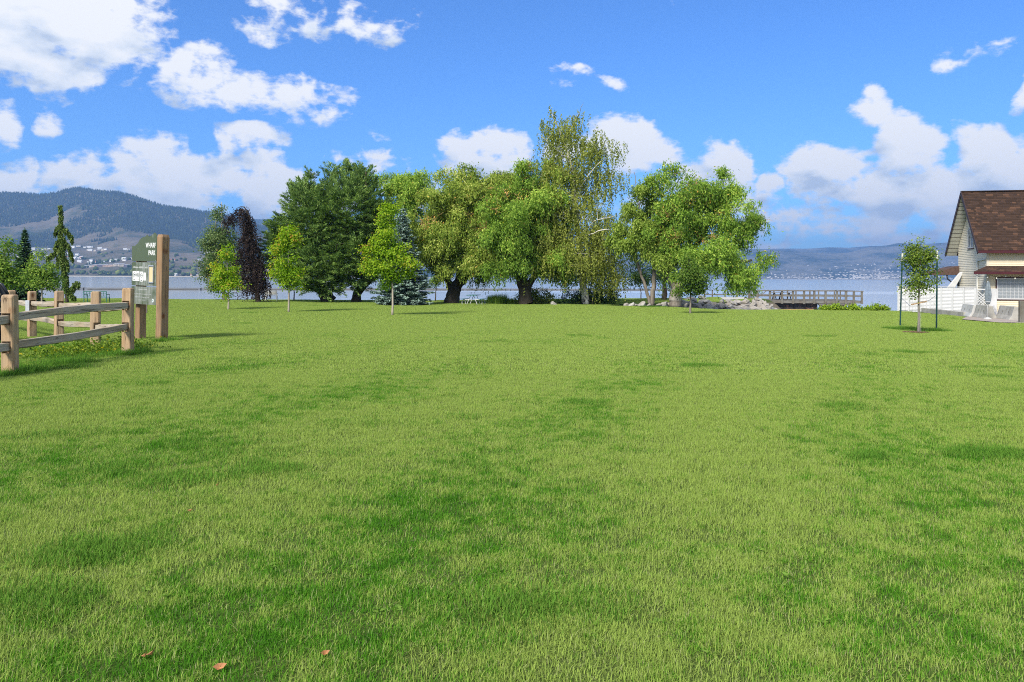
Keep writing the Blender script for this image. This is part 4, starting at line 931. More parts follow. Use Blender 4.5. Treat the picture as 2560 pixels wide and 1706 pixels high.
# --- young maples
def maple(label, px, py, bl, seed, n, per, sx=1.0, leaf=None, forks=True, L=.17, W=.14, name='maple_tree', bark=None, tip=.45, r0=.065, size=.21):
    T = Tree(name, label, 'tree', gb(px, py), seed); B = T.blobs(bl); topz = max(b[0][2] + b[1][2] for b in B); lean = B[-1][0][0]
    ctr = max(B, key=lambda b: b[0][2])[0]
    T.limb([(0, 0, -.05), (0, 0, topz * .3), (ctr[0] * .5, 0, topz * .6), (ctr[0], ctr[1], topz * .93)], r0, .012, 7, .008)
    pts, out = T.boughs(B, n // 3, 4, .26 if size > .15 else .2, .62); T.grow(pts, .025, .006, 4, -.05)
    T.broad(pts, out, int(per * .95), size * .88, L * .72, W * .66, (.15, .85), .45)
    if tip:
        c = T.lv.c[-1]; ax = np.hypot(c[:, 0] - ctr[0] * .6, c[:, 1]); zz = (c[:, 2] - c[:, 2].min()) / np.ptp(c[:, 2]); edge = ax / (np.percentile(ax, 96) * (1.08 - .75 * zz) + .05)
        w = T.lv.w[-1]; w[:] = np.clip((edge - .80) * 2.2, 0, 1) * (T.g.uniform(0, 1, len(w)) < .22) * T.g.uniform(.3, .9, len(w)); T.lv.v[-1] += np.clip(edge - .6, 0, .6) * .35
    return T.done(bark or B_PALE, leaf or L_MAPLE)
maple('small young maple standing in front of the purple weeping beech', 571, 774.5, [(566,640,17,22,0),(580,650,14,20,0),(562,670,24,22,0),(575,690,27,25,0),(555,700,20,18,0),(585,712,22,20,0),(562,725,24,12,0)], 191, 95, 34, tip=.5)
maple('young yellow green maple in front of the cedar edge', 722, 781.5, [(720,570,16,22,0),(712,600,24,24,0),(735,605,16,20,0,.7),(700,625,22,18,0,.7),(712,645,30,24,0),(748,680,26,18,0),(722,685,34,24,0),(690,690,18,14,0,.6),(715,712,32,14,0),(672,680,10,9,0,.4)], 192, 125, 34, tip=.5)
maple('tallest young maple with orange tips in front of the blue spruce', 981, 789.5, [(972,535,18,26,0),(965,570,26,30,0),(950,610,36,30,0),(975,640,45,35,0),(925,640,24,24,0,.7),(1010,655,30,26,0,.8),(960,680,48,26,0),(1000,690,34,18,0,.8),(925,665,26,18,0,.6),(985,708,26,12,0,.6)], 193, 190, 38, tip=.5)
maple('small bright tree on the grassy point behind the double trunk', 1602, 749.5, [(1600,700,22,18,0),(1588,690,14,14,0,.7),(1612,712,16,12,0,.7)], 194, 42, 30, tip=0, leaf=L_LIME, name='young_tree')
maple('slim sapling trunk under the cedar edge near the white bench', 735, 752.5, [(735,700,26,22,0),(728,680,18,16,0)], 195, 40, 26, tip=0, leaf=L_CEDAR, name='young_tree', bark=B_GREY)
maple('sapling standing behind the forked willow trunk', 1089, 753.2, [(1090,708,18,13,0),(1095,698,14,12,0)], 196, 34, 26, tip=0, leaf=L_YOUNG, name='young_tree', bark=B_DARK, L=.14)
maple('young round headed tree with dark slim trunk near the boulders', 1726, 785.3, [(1722,655,15,22,0,.8),(1715,690,26,24,0),(1740,700,24,24,0),(1725,720,36,16,0),(1752,715,18,14,0,.7),(1700,728,16,10,0,.6)], 197, 115, 34, tip=0, leaf=mat_leaf('dark_young_leaf', [(0, (.045, .10, .015)), (.5, (.115, .20, .03)), (1, (.24, .33, .06))]), name='young_tree', bark=B_GREY, r0=.075, size=.24)
filler('ivy wrapped tree on the point beside the dark bench', gb(1657, 749.5), [(1656,680,24,26,0),(1640,670,18,20,0,.7),(1672,665,16,18,0,.7),(1653,728,8,14,-.3,1.2)], 198, 70, L_YOUNG, B_GREY, .16, per=30, L=.16, W=.1, size=.26)
maple('round leafy young tree between the green spruce and the cypress', 104, 767, [(92,650,20,24,0),(112,680,30,28,0),(96,700,28,24,0),(122,705,22,22,0,.8),(85,670,16,22,0,.6)], 199, 120, 36, tip=0, leaf=L_YOUNG, name='young_tree', bark=B_PALE, size=.25)
maple('leafy young tree beside the green spruce, over the black vehicle', 12, 790, [(10,620,16,26,0),(2,660,28,34,0),(20,690,26,30,0),(-22,660,26,34,0),(-10,700,30,24,0)], 200, 150, 36, tip=0, leaf=L_YOUNG, name='young_tree', bark=B_PALE, size=.25)
maple('staked young tree with a few clinging lower leaves near the house', 2297, 833, [(2298,606,10,18,0,.7),(2290,630,24,18,0),(2310,645,22,18,0,.8),(2280,655,22,18,0,.8),(2300,680,34,20,0),(2330,690,15,15,0,.6),(2285,705,28,18,0),(2310,715,28,14,0,.9),(2270,720,16,8,0,.4),(2300,738,12,14,0,.5)], 201, 190, 16, tip=0, leaf=mat_leaf('linden_leaf', [(0, (.05, .10, .014)), (.5, (.14, .22, .03)), (1, (.32, .40, .07))]), name='young_tree', L=.095, W=.08, size=.13, r0=.045, bark=B_GREY)

# --- shrubs
def shrub(name, label, bl, base, seed, n, leaf, per=30, L=.13, W=.08, size=.2, up=False):
    T = Tree(name, label, 'shrub', base, seed); B = T.blobs(bl); T.limb([(0, 0, -.1), (0, 0, .3), B[0][0]], .05, .02, 5)
    pts, out = T.points(B, n, .4); pts[:, 2] = np.maximum(pts[:, 2], .02); T.grow(pts, .02, .006, 3); T.broad(pts, out, per, size, L, W, (.1, .85), .1 if not up else -.4); return T.done(B_DARK, leaf, 'stems', 'foliage')
shrub('shrub', 'dense dark shrub round the foot of the white birch', [(1450,745,55,20,1),(1500,745,45,22,1),(1530,738,22,18,1,.6),(1410,752,26,12,1,.7),(1478,735,35,16,1.2,.6)], gb(1480, 762), 211, 150, L_DARK, 30, .15, .09)
shrub('shrub', 'rounded olive green shrub right behind the cleft willow trunk', [(1350,744,30,19,0),(1338,735,18,14,0,.7),(1368,752,20,11,0,.6)], gb(1352, 761), 212, 80, L_SHRUB, 30)
shrub('shrub', 'thin leafy shrub on the table side of the cleft willow', [(1298,750,9,12,0),(1304,742,7,9,0)], gb(1298, 761), 213, 26, L_SHRUB, 22)
shrub('lime_shrub', 'yellow green shrub below the outer end of the dock', [(2100,773,38,4,0),(2088,769,8,7,0),(2118,770,8,6,0),(2138,771,8,6,0)], gb(2105, 777), 214, 60, L_LIME, 26, .13, .085, .13)
shrub('lime_shrub', 'long low yellow green shrub along the open water edge', [(2170,773,24,5,0),(2192,768,8,8,0,.6)], gb(2170, 777.4), 215, 36, L_LIME, 22, .13, .085, .12)
shrub('lime_shrub', 'small yellow green shrub nearest the white lattice fence', [(2214,772,9,6,0),(2200,773,7,4,0)], gb(2212, 777.6), 216, 24, L_LIME, 20, .12, .08, .1)
shrub('lime_shrub', 'yellow green shrub beside the dock piles', [(2068,771,14,6,0),(2058,773,8,4,0)], gb(2066, 776.6), 217, 34, L_LIME, 20, .12, .08, .1)
def reeds():
    b = gb(1252, 760.5); t = thing('ornamental_grass', 'tall clump of bright green grass beside the picnic table', 'grass clump', b); k = b[1] / F
    m = None; Vs = []; Fs = []; vs = []; ws = []; o = 0
    for i, (dx, r, h) in enumerate(((0, 20, 22), (-22, 12, 19), (20, 14, 13), (32, 10, 9))):
        V, Fc, v, w = blades(900, r * k, h * k, .02, 300 + i, .35, .35); V = V + np.array((dx * k, .2, 0)); Vs.append(V); Fs.append(Fc + o); o += len(V); vs.append(v); ws.append(w)
    ml = mat_leaf('reed_blade', [(0, (.05, .12, .015)), (.5, (.12, .23, .03)), (1, (.25, .35, .06))]); add('blades', mesh_np('blades', np.concatenate(Vs), np.concatenate(Fs), ml, attrs={'v': np.concatenate(vs), 'w': np.concatenate(ws)}), t)
reeds()

def lawn_weeds():
    """flat rosettes of plantain and clover scattered through the near lawn"""
    g = np.random.default_rng(91); lv = Leaves(92)
    for _ in range(150):
        y = 2.4 + 12 * g.uniform() ** 1.5; x = g.uniform(-.72, .72) * y
        if not_lawn(np.array([x]), np.array([y]))[0]: continue
        n = g.integers(4, 9); a = g.uniform(0, 6.28, n); r = g.uniform(.008, .022, n); z = float(gz(x, y))
        c = np.column_stack([x + np.cos(a) * r, y + np.sin(a) * r, z + g.uniform(.022, .036, n)]); lv.add(c, np.column_stack([np.cos(a), np.sin(a), g.uniform(.1, .6, n)]), np.array((0, 0, 1.0)) + g.normal(size=(n, 3)) * .3, g.uniform(.02, .038, n), g.uniform(.010, .018, n), g.uniform(.3, 1, n))
    tag(add('lawn_weeds', lv.mesh('lawn_weeds', mat_leaf('weed_rosette', [(0, (.09, .20, .03)), (1, (.27, .42, .07))]))), 'small broad leaved weeds scattered in the near lawn', 'weeds', kind='stuff')
lawn_weeds()

# ------------------------------------------------------------------ split-rail fence
def rough_bar(L, w, h, seed, taper=.12, n=10, jit=.012):
    """a split rail: rough box section along +x, from 0 to L"""
    g = np.random.default_rng(seed); sec = np.array([(-.5, -.42), (-.1, -.5), (.42, -.45), (.5, .1), (.4, .48), (-.05, .5), (-.46, .44), (-.5, 0)]); k = len(sec)
    V = []; ph = g.uniform(0, 6, 2); base = g.normal(0, .05, (k, 2))
    for i in range(n + 1):
        f = i / n; s = 1 - taper * abs(2 * f - 1) ** 3; q = (sec + base + g.normal(0, .025, (k, 2))) * np.array((w, h)) * s
        c = np.array((math.sin(f * 5 + ph[0]) * jit, math.sin(f * 4 + ph[1]) * jit * 1.4)); V += [(f * L, a + c[0], b + c[1]) for a, b in q]
    Fc = [(i * k + j, i * k + (j + 1) % k, (i + 1) * k + (j + 1) % k, (i + 1) * k + j) for i in range(n) for j in range(k)] + [tuple(range(k)), tuple(reversed(range(n * k, n * k + k)))]
    return MB().poly(V, Fc)
def post_mesh(w, H, seed, holes=(), ang=0, cut=True):
    g = np.random.default_rng(seed); b = MB(); ch = .028; n = 8; V = []
    sec = [(-.5 + .1, -.5), (.5 - .1, -.5), (.5, -.5 + .1), (.5, .5 - .1), (.4, .5), (-.4, .5), (-.5, .4), (-.5, -.4)]; k = 8
    zs = list(np.linspace(-.15, H - .05, n)) + [H - .012, H]
    sc = [1.03 - .04 * i / n for i in range(n)] + [.93, .72]
    off = np.zeros(2)
    for z, s in zip(zs, sc):
        off = off + g.normal(0, .0025, 2); V += [(x * w * s + off[0] + g.normal(0, .0016), y * w * s + off[1] + g.normal(0, .0016), z) for x, y in sec]
    m = len(zs); Fc = [(i * k + j, i * k + (j + 1) % k, (i + 1) * k + (j + 1) % k, (i + 1) * k + j) for i in range(m - 1) for j in range(k)] + [tuple(reversed(range(k))), tuple(range((m - 1) * k, m * k))]
    me = b.poly(V, Fc).mesh('post', M_POST)
    if not holes: return me
    # mortises that the rail ends sit in
    o = bpy.data.objects.new('tmp_post', me); col.objects.link(o); cutters = []
    for (z, d, hw, hh, depth) in holes:                        # d: outward direction of the mouth in post space
        c = MB().bar((d[0] * .02, d[1] * .02, z), (d[0] * .3, d[1] * .3, z), hw, hh).mesh('tmp_cut'); bmx = bmesh.new(); bmx.from_mesh(c); bmesh.ops.recalc_face_normals(bmx, faces=bmx.faces); bmx.to_mesh(c); bmx.free()
        co = bpy.data.objects.new('tmp_cut', c); col.objects.link(co); cutters.append(co)
        md = o.modifiers.new('b', 'BOOLEAN'); md.operation = 'DIFFERENCE'; md.object = co; md.solver = 'EXACT'
    dg = bpy.context.evaluated_depsgraph_get(); res = bpy.data.meshes.new_from_object(o.evaluated_get(dg)); res.name = 'post'
    for c in cutters: bpy.data.objects.remove(c)
    bpy.data.objects.remove(o)
    if len(res.polygons) < 20: return me
    return res
def make_fence():
    def at(px, Y): r = ray(px, 700); return np.array((r[0] * Y, Y, float(gz(r[0] * Y, Y))))
    s = F / 1707.0
    A = hit(25.5, 936); Bp = hit(319.5, 888); C = hit(239, 873); D = at(148, 16.35 * s); E = at(80, 18.3 * s); Fp = at(28, 20.4 * s); G = at(-4, 22.3 * s); Z = A + (A - Bp) / np.linalg.norm(A - Bp) * 3.0; Z[2] = 0
    posts = {'Z': Z, 'A': A, 'B': Bp, 'C': C, 'D': D, 'E': E, 'F': Fp, 'G': G}
    Hh = {'Z': 1.24, 'A': 1.255, 'B': 1.345, 'C': 1.26, 'D': 1.26, 'E': 1.24, 'F': 1.26, 'G': 1.25}; wd = {'A': .185, 'B': .18, 'C': .18}
    fence = thing('rail_fence', 'split rail cedar fence turning a corner in front of the park sign', 'fence', Bp)
    runs = [('Z', 'A'), ('A', 'B'), ('B', 'C'), ('C', 'D'), ('D', 'E'), ('E', 'F'), ('F', 'G')]
    holes = {k: [] for k in posts}; i = 0
    zz = {('Z', 'A'): ((.86, .87), (.42, .43)), ('A', 'B'): ((.905, .995), (.45, .565)), ('B', 'C'): ((.95, .90), (.52, .50)), ('C', 'D'): ((.94, .93), (.50, .50)), ('D', 'E'): ((.93, .92), (.52, .52)), ('E', 'F'): ((.9, .9), (.5, .5)), ('F', 'G'): ((.9, .9), (.5, .5))}
    for (a, b) in runs:
        pa, pb = posts[a], posts[b]; d = pb - pa; L = np.hypot(d[0], d[1]); u = d / L; ang = math.atan2(d[1], d[0])
        for (za, zb) in zz[(a, b)]:
            h = .145 if (a, b) in (('A', 'B'), ('Z', 'A')) else .125; w = .10; i += 1
            ins = .045
            p0 = pa + u * ins; p1 = pb - u * ins; za2 = za + pa[2]; zb2 = zb + pb[2]; LL = math.hypot(L - 2 * ins, zb2 - za2)
            o = rough_bar(LL, w, h, 400 + i).build('rail', M_RAIL if a in 'ZAE' or i % 3 == 0 else M_RAIL, fence, np.array((p0[0], p0[1], za2)) - Bp, (0, -math.atan2(zb2 - za2, L - 2 * ins), ang))
            holes[a].append((za, (u[0], u[1], 0), w + .035, h + .045, .1)); holes[b].append((zb, (-u[0], -u[1], 0), w + .035, h + .045, .1))
    for j, (k, p) in enumerate(posts.items()):
        ang = {'A': .12, 'B': .05, 'C': .3}.get(k, .35 + .1 * j)
        hl = [(z, (math.cos(-ang) * d[0] - math.sin(-ang) * d[1], math.sin(-ang) * d[0] + math.cos(-ang) * d[1], 0), hw, hh, q) for z, d, hw, hh, q in holes[k]]
        add('post', post_mesh(wd.get(k, .18), Hh[k], 500 + j, hl), fence, p - Bp, (0, 0, ang))
    # small grey tag plate on one far post
    MB().box(-.05, .05, -.008, .008, -.33, .0).build('marker_plate', mat_plain('plate_grey', (.45, .47, .5), .4, .2, 20), fence, E + np.array((-.03, -.14, 1.0)) - Bp)
make_fence()

# ------------------------------------------------------------------ park sign
def text_mesh(body, size, mat, xs=1.0, align='LEFT'):
    cu = bpy.data.curves.new('txt', 'FONT'); cu.body = body; cu.size = size; cu.align_x = align; cu.extrude = .0015; cu.space_character = 1.05; cu.offset = .0035
    o = bpy.data.objects.new('tmp_text', cu); col.objects.link(o); dg = bpy.context.evaluated_depsgraph_get(); me = bpy.data.meshes.new_from_object(o.evaluated_get(dg))
    bpy.data.objects.remove(o); bpy.data.curves.remove(cu)
    me.transform(Matrix.Diagonal((xs, 1, 1, 1))); me.transform(Matrix.Rotation(math.radians(90), 4, 'X')); me.materials.clear(); me.materials.append(mat); return me
def make_sign():
    near = hit(404.5, 853); th = math.radians(33); u = np.array((math.cos(th), -math.sin(th), 0))       # left to right along the panel
    S = thing('park_sign', 'green metal WHARF PARK sign with notice panels between two timber posts', 'sign', near, -th); S.rotation_euler = (0, .018, -th)
    k = near[1] / F
    def zpx(py): return (P(395, py, near[1])[2]) - near[2]
    def tpost(x, y, H, w, seed):
        b = MB(); ch = .03; V = []
        g = np.random.default_rng(seed)
        sec = [(-.5, -.42), (-.42, -.5), (.42, -.5), (.5, -.42), (.5, .42), (.42, .5), (-.42, .5), (-.5, .42)]
        zs = [-.15, .3, .9, 1.5, H - .07, H]; sc = [1.02, 1.0, .99, .985, .98, .80]
        for z, s in zip(zs, sc): V += [(a * w * s + g.normal(0, .002), c * w * s + g.normal(0, .002), z) for a, c in sec]
        Fc = [(i * 8 + j, i * 8 + (j + 1) % 8, (i + 1) * 8 + (j + 1) % 8, (i + 1) * 8 + j) for i in range(5) for j in range(8)] + [tuple(reversed(range(8))), tuple(range(40, 48))]
        b.poly(V, Fc).build('post', M_SIGNPOST, S, (x, y, 0))
    W = 1.09; x1 = -.108; x0 = x1 - W; yf = -.10                                    # panel spans x0..x1 in sign space
    tpost(0, 0, zpx(587), .225, 1); tpost(x0 + .07, .11, zpx(616), .20, 2)
    # panels: flat plates with faded paint
    def mpanel(name, fade):
        t = NT(name); o = t.obj(); sx = t.n('ShaderNodeSeparateXYZ'); t.L.new(o, sx.inputs[0]); n = t.noise(2.2, 5, .65, o); st = t.noise(1, 4, .6, t.mapv(o, (16, 16, .8)))
        worn = t.math('MULTIPLY_ADD', t.math('ADD', n, t.math('MULTIPLY', st, .5)), 3.4, fade, clamp=True)
        t.set(t.mix(worn, (.085, .112, .060), (.30, .31, .27)), t.math('MULTIPLY_ADD', worn, -.12, .42), .5, .25); return t.m
    mp1 = mpanel('sign_green', -3.0); mp2 = mpanel('sign_faded', -2.3); mp3 = mpanel('sign_bleached', -2.1)
    prof = [(0, 616), (.13, 615), (.24, 608), (.32, 600), (.39, 595), (.48, 592.8), (.56, 591), (.615, 587), (.69, 593), (.80, 588.8), (.915, 582.4), (1, 586.5)]
    out = [(x0, zpx(654))] + [(x0, zpx(616))] + [(x0 + W * f, zpx(p)) for f, p in prof[1:]] + [(x1, zpx(654.5))]
    p1 = MB().prism(list(reversed(out)), yf - .012, yf).build('title_panel', mp1, S)
    p2 = MB().box(x0, x1, yf - .012, yf, zpx(716), zpx(657)).build('notice_panel', mp2, S)
    p3 = MB().box(x0, x1, yf - .012, yf, zpx(763.5), zpx(719)).build('credits_panel', mp3, S)
    mt = mat_plain('sign_white', (.72, .73, .70), .5, .05); mtf = mat_plain('sign_faded_white', (.50, .51, .48), .5, .15, 30); mblk = mat_plain('sign_black', (.03, .05, .05), .5)
    yt = yf - .0145
    for body, py, rt in (('WHARF', 619.6, .965), ('PARK', 638.6, .955)):
        me = text_mesh(body, .170, mt, .70, 'RIGHT'); add('lettering', me, p1, (x0 + W * rt, yt, zpx(py)))
    # bolts
    for (fx, py) in ((.02, 651), (.98, 652), (.02, 659), (.97, 660), (.02, 713), (.98, 762)): MB().tube([(x0 + W * fx, yf - .02, zpx(py)), (x0 + W * fx, yf - .01, zpx(py))], .011, 8).build('bolt', M_GALV, S)
    # weathered lettering, no longer legible: rows of faded strokes
    g = random.Random(3)
    def row(parent, f0, f1, py, hpx, mat):
        b = MB(); x = x0 + W * f0; h = hpx * k
        while x < x0 + W * f1:
            w = g.uniform(.25, .6) * h
            if g.random() > .14: b.box(x, x + w * .45, yt, yt + .0015, zpx(py), zpx(py) + h * g.choice((.62, .7, 1.0)))
            x += w * .8
        if b.v: b.build('faded_lettering', mat, parent)
    row(p2, .05, .72, 672.2, 5.0, mtf)
    for f0, f1, py, h in ((.30, .64, 727.5, 3.2), (.10, .80, 738.6, 2.2), (.16, .74, 746.5, 2.0), (.30, .58, 753.6, 1.8)): row(p3, f0, f1, py, h, mtf)
    # four white pictogram plates
    for i, (f0, f1, pa, pb) in enumerate(((.05, .19, 680.2, 704.7), (.205, .33, 680.4, 705), (.355, .475, 681, 706), (.50, .60, 683.2, 703))):
        xa, xb = x0 + W * f0, x0 + W * f1; za, zb = zpx(pb), zpx(pa); pl = MB().box(xa, xb, yf - .019, yf - .0125, za, zb).build('pictogram_plate', mt, p2)
        if i == 3: continue
        cx = (xa + xb) / 2; cz = za + (zb - za) * .62; r = (xb - xa) * .36; yy = yf - .0205; b = MB()
        ringp = [(cx + r * math.cos(a), yy, cz + r * 1.05 * math.sin(a)) for a in np.linspace(0, 6.283, 17)]; b.tube(ringp, .006, 4, False)
        if i == 0: b.box(cx - r * .5, cx + r * .35, yy - .001, yy + .001, cz - r * .1, cz + r * .25).box(cx + r * .2, cx + r * .6, yy - .001, yy + .001, cz + .1 * r, cz + r * .5).box(cx - r * .45, cx - r * .25, yy - .001, yy + .001, cz - r * .6, cz).box(cx + r * .1, cx + r * .3, yy - .001, yy + .001, cz - r * .6, cz)
        if i == 1: b.box(cx - r * .38, cx - r * .12, yy - .001, yy + .001, cz - r * .6, cz + r * .6).box(cx + r * .12, cx + r * .38, yy - .001, yy + .001, cz - r * .6, cz + r * .6)
        if i == 2: b.box(cx - r * .6, cx + r * .6, yy - .001, yy + .001, cz - r * .35, cz - r * .12).prism([(cx - r * .35, cz + .05 * r), (cx + r * .35, cz + .05 * r), (cx, cz + r * .6)], yy - .001, yy + .001)
        b.box(xa + .03, xb - .03, yy - .001, yy + .001, za + .022, za + .034); b.build('pictogram', mblk, pl)
        r2 = r * .7; MB().tube([(cx + r2 * math.cos(a), yy, za + (zb - za) * .27 + r2 * math.sin(a)) for a in np.linspace(0, 6.283, 15)], .004, 4, False).build('pictogram_ring', mtf, pl)
    # framed notice case
    xa, xb = x0 + W * .72, x0 + W * .925; za, zb = zpx(709.5), zpx(663.5)
    fr = MB(); fw = .022
    fr.box(xa, xa + fw, yf - .045, yf - .0125, za, zb).box(xb - fw, xb, yf - .045, yf - .0125, za, zb).box(xa + fw, xb - fw, yf - .0449, yf - .0125, zb - .04, zb).box(xa + fw, xb - fw, yf - .0449, yf - .0125, za, za + .04)
    f = fr.build('notice_case', M_GALV, p2, bevel=.004); MB().box(xa + fw, xb - fw, yf - .025, yf - .0125, za + .04, zb - .04).build('backing_sheet', mat_plain('cream_sheet', (.56, .47, .27), .7, .06), f)
    # round emblem on the bottom plate
    cx, cz, r = x0 + W * .885, zpx(753), .052; yy = yf - .0165
    e = MB().tube([(cx, yf - .016, cz), (cx, yf - .0125, cz)], r, 20).build('emblem', mt, p3)
    MB().tube([(cx + r * .86 * math.cos(a), yy, cz + r * .86 * math.sin(a)) for a in np.linspace(0, 6.283, 19)], .0045, 4, False).box(cx - .018, cx - .008, yy - .001, yy + .001, cz - .02, cz + .022).box(cx - .008, cx + .014, yy - .001, yy + .001, cz + .002, cz + .02).box(cx - .025, cx + .022, yy - .001, yy + .001, cz - .032, cz - .026).build('emblem_mark', mat_plain('emblem_teal', (.05, .14, .15), .5), e)
    # pale flower plant tucked behind the panel
    return S
make_sign()
def thin_post():
    b = hit(366, 784.5); t = MB().box(-.035, .035, -.035, .035, -.1, 1.05).box(-.05, .05, -.05, .05, 1.05, 1.1)
    tag(t.build('marker_post', mat_plain('post_brown', (.16, .13, .12), .8), None, b), 'thin brown marker post seen under the park sign', 'post')
thin_post()

# ------------------------------------------------------------------ black utility vehicle at the fence
def make_cart():
    Y = 17.4; b = np.array((ray(24, 700)[0] * 18.1, Y, 0.0)); V = thing('utility_vehicle', 'black utility vehicle with sloping cab bars parked behind the rail fence', 'vehicle', b)
    paint = mat_plain('cart_black', (.018, .020, .024), .38, .3, 5); tyre = mat_plain('tyre_rubber', (.02, .02, .02), .9); k = Y / F
    def z(py): return P(10, py, Y)[2]
    body = MB().prism([(.12, z(770)), (.16, z(752)), (.05, z(748)), (-.25, z(746)), (-2.3, z(746)), (-2.35, .55), (-2.0, .42), (-.55, .42), (-.3, z(775))], -.7, .7).build('body', paint, V, bevel=.03)
    for y in (-.66, .66):
        MB().tube([(-.01, y, z(738)), (-.16, y, z(712)), (-.22, y, z(709.5)), (-.7, y, z(708)), (-1.5, y, z(709)), (-1.62, y, z(714)), (-1.75, y, z(746))], [.035] * 7, 8).build('cab_bar', paint, V, smooth=True)
        MB().prism([(-.03, z(741)), (-.17, z(714)), (-.24, z(714)), (-.235, z(728)), (-.17, z(737)), (-.20, z(746)), (-.05, z(747))], y - .02, y + .02).build('cab_panel', paint, V)
    MB().box(-1.6, -.25, -.66, .66, z(709.2), z(707.4)).build('roof', paint, V, bevel=.02)
    m = MB().prism([(-.13, z(731)), (-.21, z(733)), (-.225, z(744)), (-.14, z(745)), (-.10, z(738))], -.86, -.72).build('mirror', paint, V, bevel=.015)
    for x in (-.25, -1.85):
        for y in (-.62, .62):
            w = MB().tube([(x, y - .14, .33), (x, y - .12, .33), (x, y + .12, .33), (x, y + .14, .33)], [.29, .33, .33, .29], 18).build('wheel', tyre, V); MB().tube([(x, y - .150, .33), (x, y + .150, .33)], .17, 12).build('rim', M_GALV, w)
    MB().box(-1.35, -.9, -.6, .6, .75, 1.05).build('seat', tyre, V, bevel=.05)
make_cart()

# ------------------------------------------------------------------ gravel and yellow weeds by the fence
def make_gravel():
    g = np.random.default_rng(8); b = MB(); t = NT('gravel_bed'); n = t.noise(30, 4, .6, t.pos()); t.set(t.ramp(n, [(.3, (.22, .19, .15)), (.7, (.48, .43, .36))]), .95, .1); t.bump(n, .8, .03)
    a = np.linspace(0, 6.283, 40); pts = [(-13.6 + 3.7 * (1 + .12 * math.sin(q * 5)) * math.cos(q), 13.2 + 1.6 * (1 + .15 * math.sin(q * 3 + 1)) * math.sin(q)) for q in a[:-1]]
    v = [(x, y, float(gz(x, y)) + .03) for x, y in pts] + [(-13.6, 13.2, .0 + float(gz(-13.6, 13.2)) + .03)]; nn = len(pts)
    tag(MB().poly(v, [(i, (i + 1) % nn, nn) for i in range(nn)]).build('gravel_bed', t.m), 'pale gravel patch behind the rail fence', 'gravel', kind='structure')
    P3 = []
    for _ in range(700):
        q = g.uniform(0, 6.283); r = math.sqrt(g.uniform(0, 1)); x = -13.6 + 3.6 * r * math.cos(q); y = 13.2 + 1.55 * r * math.sin(q); P3.append((x, y, float(lz(y)) + .04))
    bm = bmesh.new(); bmesh.ops.create_icosphere(bm, subdivisions=1, radius=.03); V = np.array([v.co for v in bm.verts]) * (1, 1, .6); V *= 1 + g.uniform(-.2, .2, (len(V), 1)); Fc = np.array([[v.index for v in f.verts] for f in bm.faces]); bm.free()
    m = len(P3); scatter('gravel_stones', (V, Fc, np.zeros(len(V)), np.zeros(len(V))), np.array(P3), g.uniform(0, 6.28, m), g.uniform(.5, 1.6, m), g.uniform(.5, 1.8, m), mat_plain('gravel_stone', (.46, .42, .36), .9, .3, 20), 'loose pale stones lying on the gravel patch', 'gravel')
    # low yellow-green weeds between the rails
    lv = Leaves(77); n = 2600; A = hit(55, 905); Bq = hit(300, 880); t_ = g.uniform(0, 1, n)[:, None]; c = A + (Bq - A) * t_ + np.column_stack([g.normal(0, .35, n), g.normal(.45, .4, n), np.abs(g.normal(0, .10, n)) + .05])
    lv.add(c, g.normal(size=(n, 3)) + (0, 0, .4), g.normal(size=(n, 3)) * .5 + (0, 0, 1), .055 * g.uniform(.6, 1.4, n), .035, g.uniform(0, 1, n), (g.uniform(0, 1, n) < .045) * 1.0)
    ml = mat_leaf('weed_leaf', [(0, (.06, .12, .015)), (.5, (.15, .24, .03)), (1, (.28, .36, .05))], tip=(.60, .48, .04)); tag(add('weeds', lv.mesh('weeds', ml)), 'low weeds with small yellow flowers under the rails', 'weeds', kind='stuff')
make_gravel()

# ------------------------------------------------------------------ benches and picnic tables
def bench(name, label, base, W, mat, rotz, grp=None, style='lattice', h=.9):
    t = thing(name, label, 'bench', base, rotz, grp); w = W / 2
    for x in (-w, w):
        MB().bar((x, .25, 0), (x, .22, .43), .045).build('leg', mat, t); MB().bar((x, -.22, 0), (x, -.26, h), .045).build('leg', mat, t)
        MB().bar((x, .27, .62), (x, -.24, .64), .045).bar((x, .25, .43), (x, .26, .62), .04).build('armrest', mat, t)
    for j in range(5): MB().box(-w, w, -.20 + j * .095, -.125 + j * .095, .41, .44).build('seat_slat', mat, t)
    bk = MB().bar((-w, -.26, h - .03), (w, -.26, h - .03), .05).bar((-w, -.235, .52), (w, -.235, .52), .045)
    if style == 'lattice':
        bk.bar((-w, -.245, .70), (w, -.245, .70), .03)
        for j in range(1, 8): bk.bar((-w + W * j / 8, -.245, .52), (-w + W * j / 8, -.258, h - .03), .022)
    else:
        bk.box(-w + .03, w - .03, -.262, -.242, .56, h - .08)
    bk.build('backrest', mat, t); return t
bench('park_bench', 'green slatted metal bench facing the lake behind the fence', gb(242, 757), 1.75, M_GREENM, 0)
bench('park_bench', 'pale bench with dark backrest beside the purple weeping beech', gb(678, 752.5), .95, mat_plain('bench_pale', (.55, .55, .53), .6), .2, style='panel')
bench('park_bench', 'dark timber bench on the grassy point behind the leaning willow', gb(1689, 751), 1.15, M_DARKM, 0, style='panel')
bench('park_bench', 'green metal bench hidden behind the dark shrub under the birch', gb(1428, 751.5), 1.6, M_GREENM, 0)
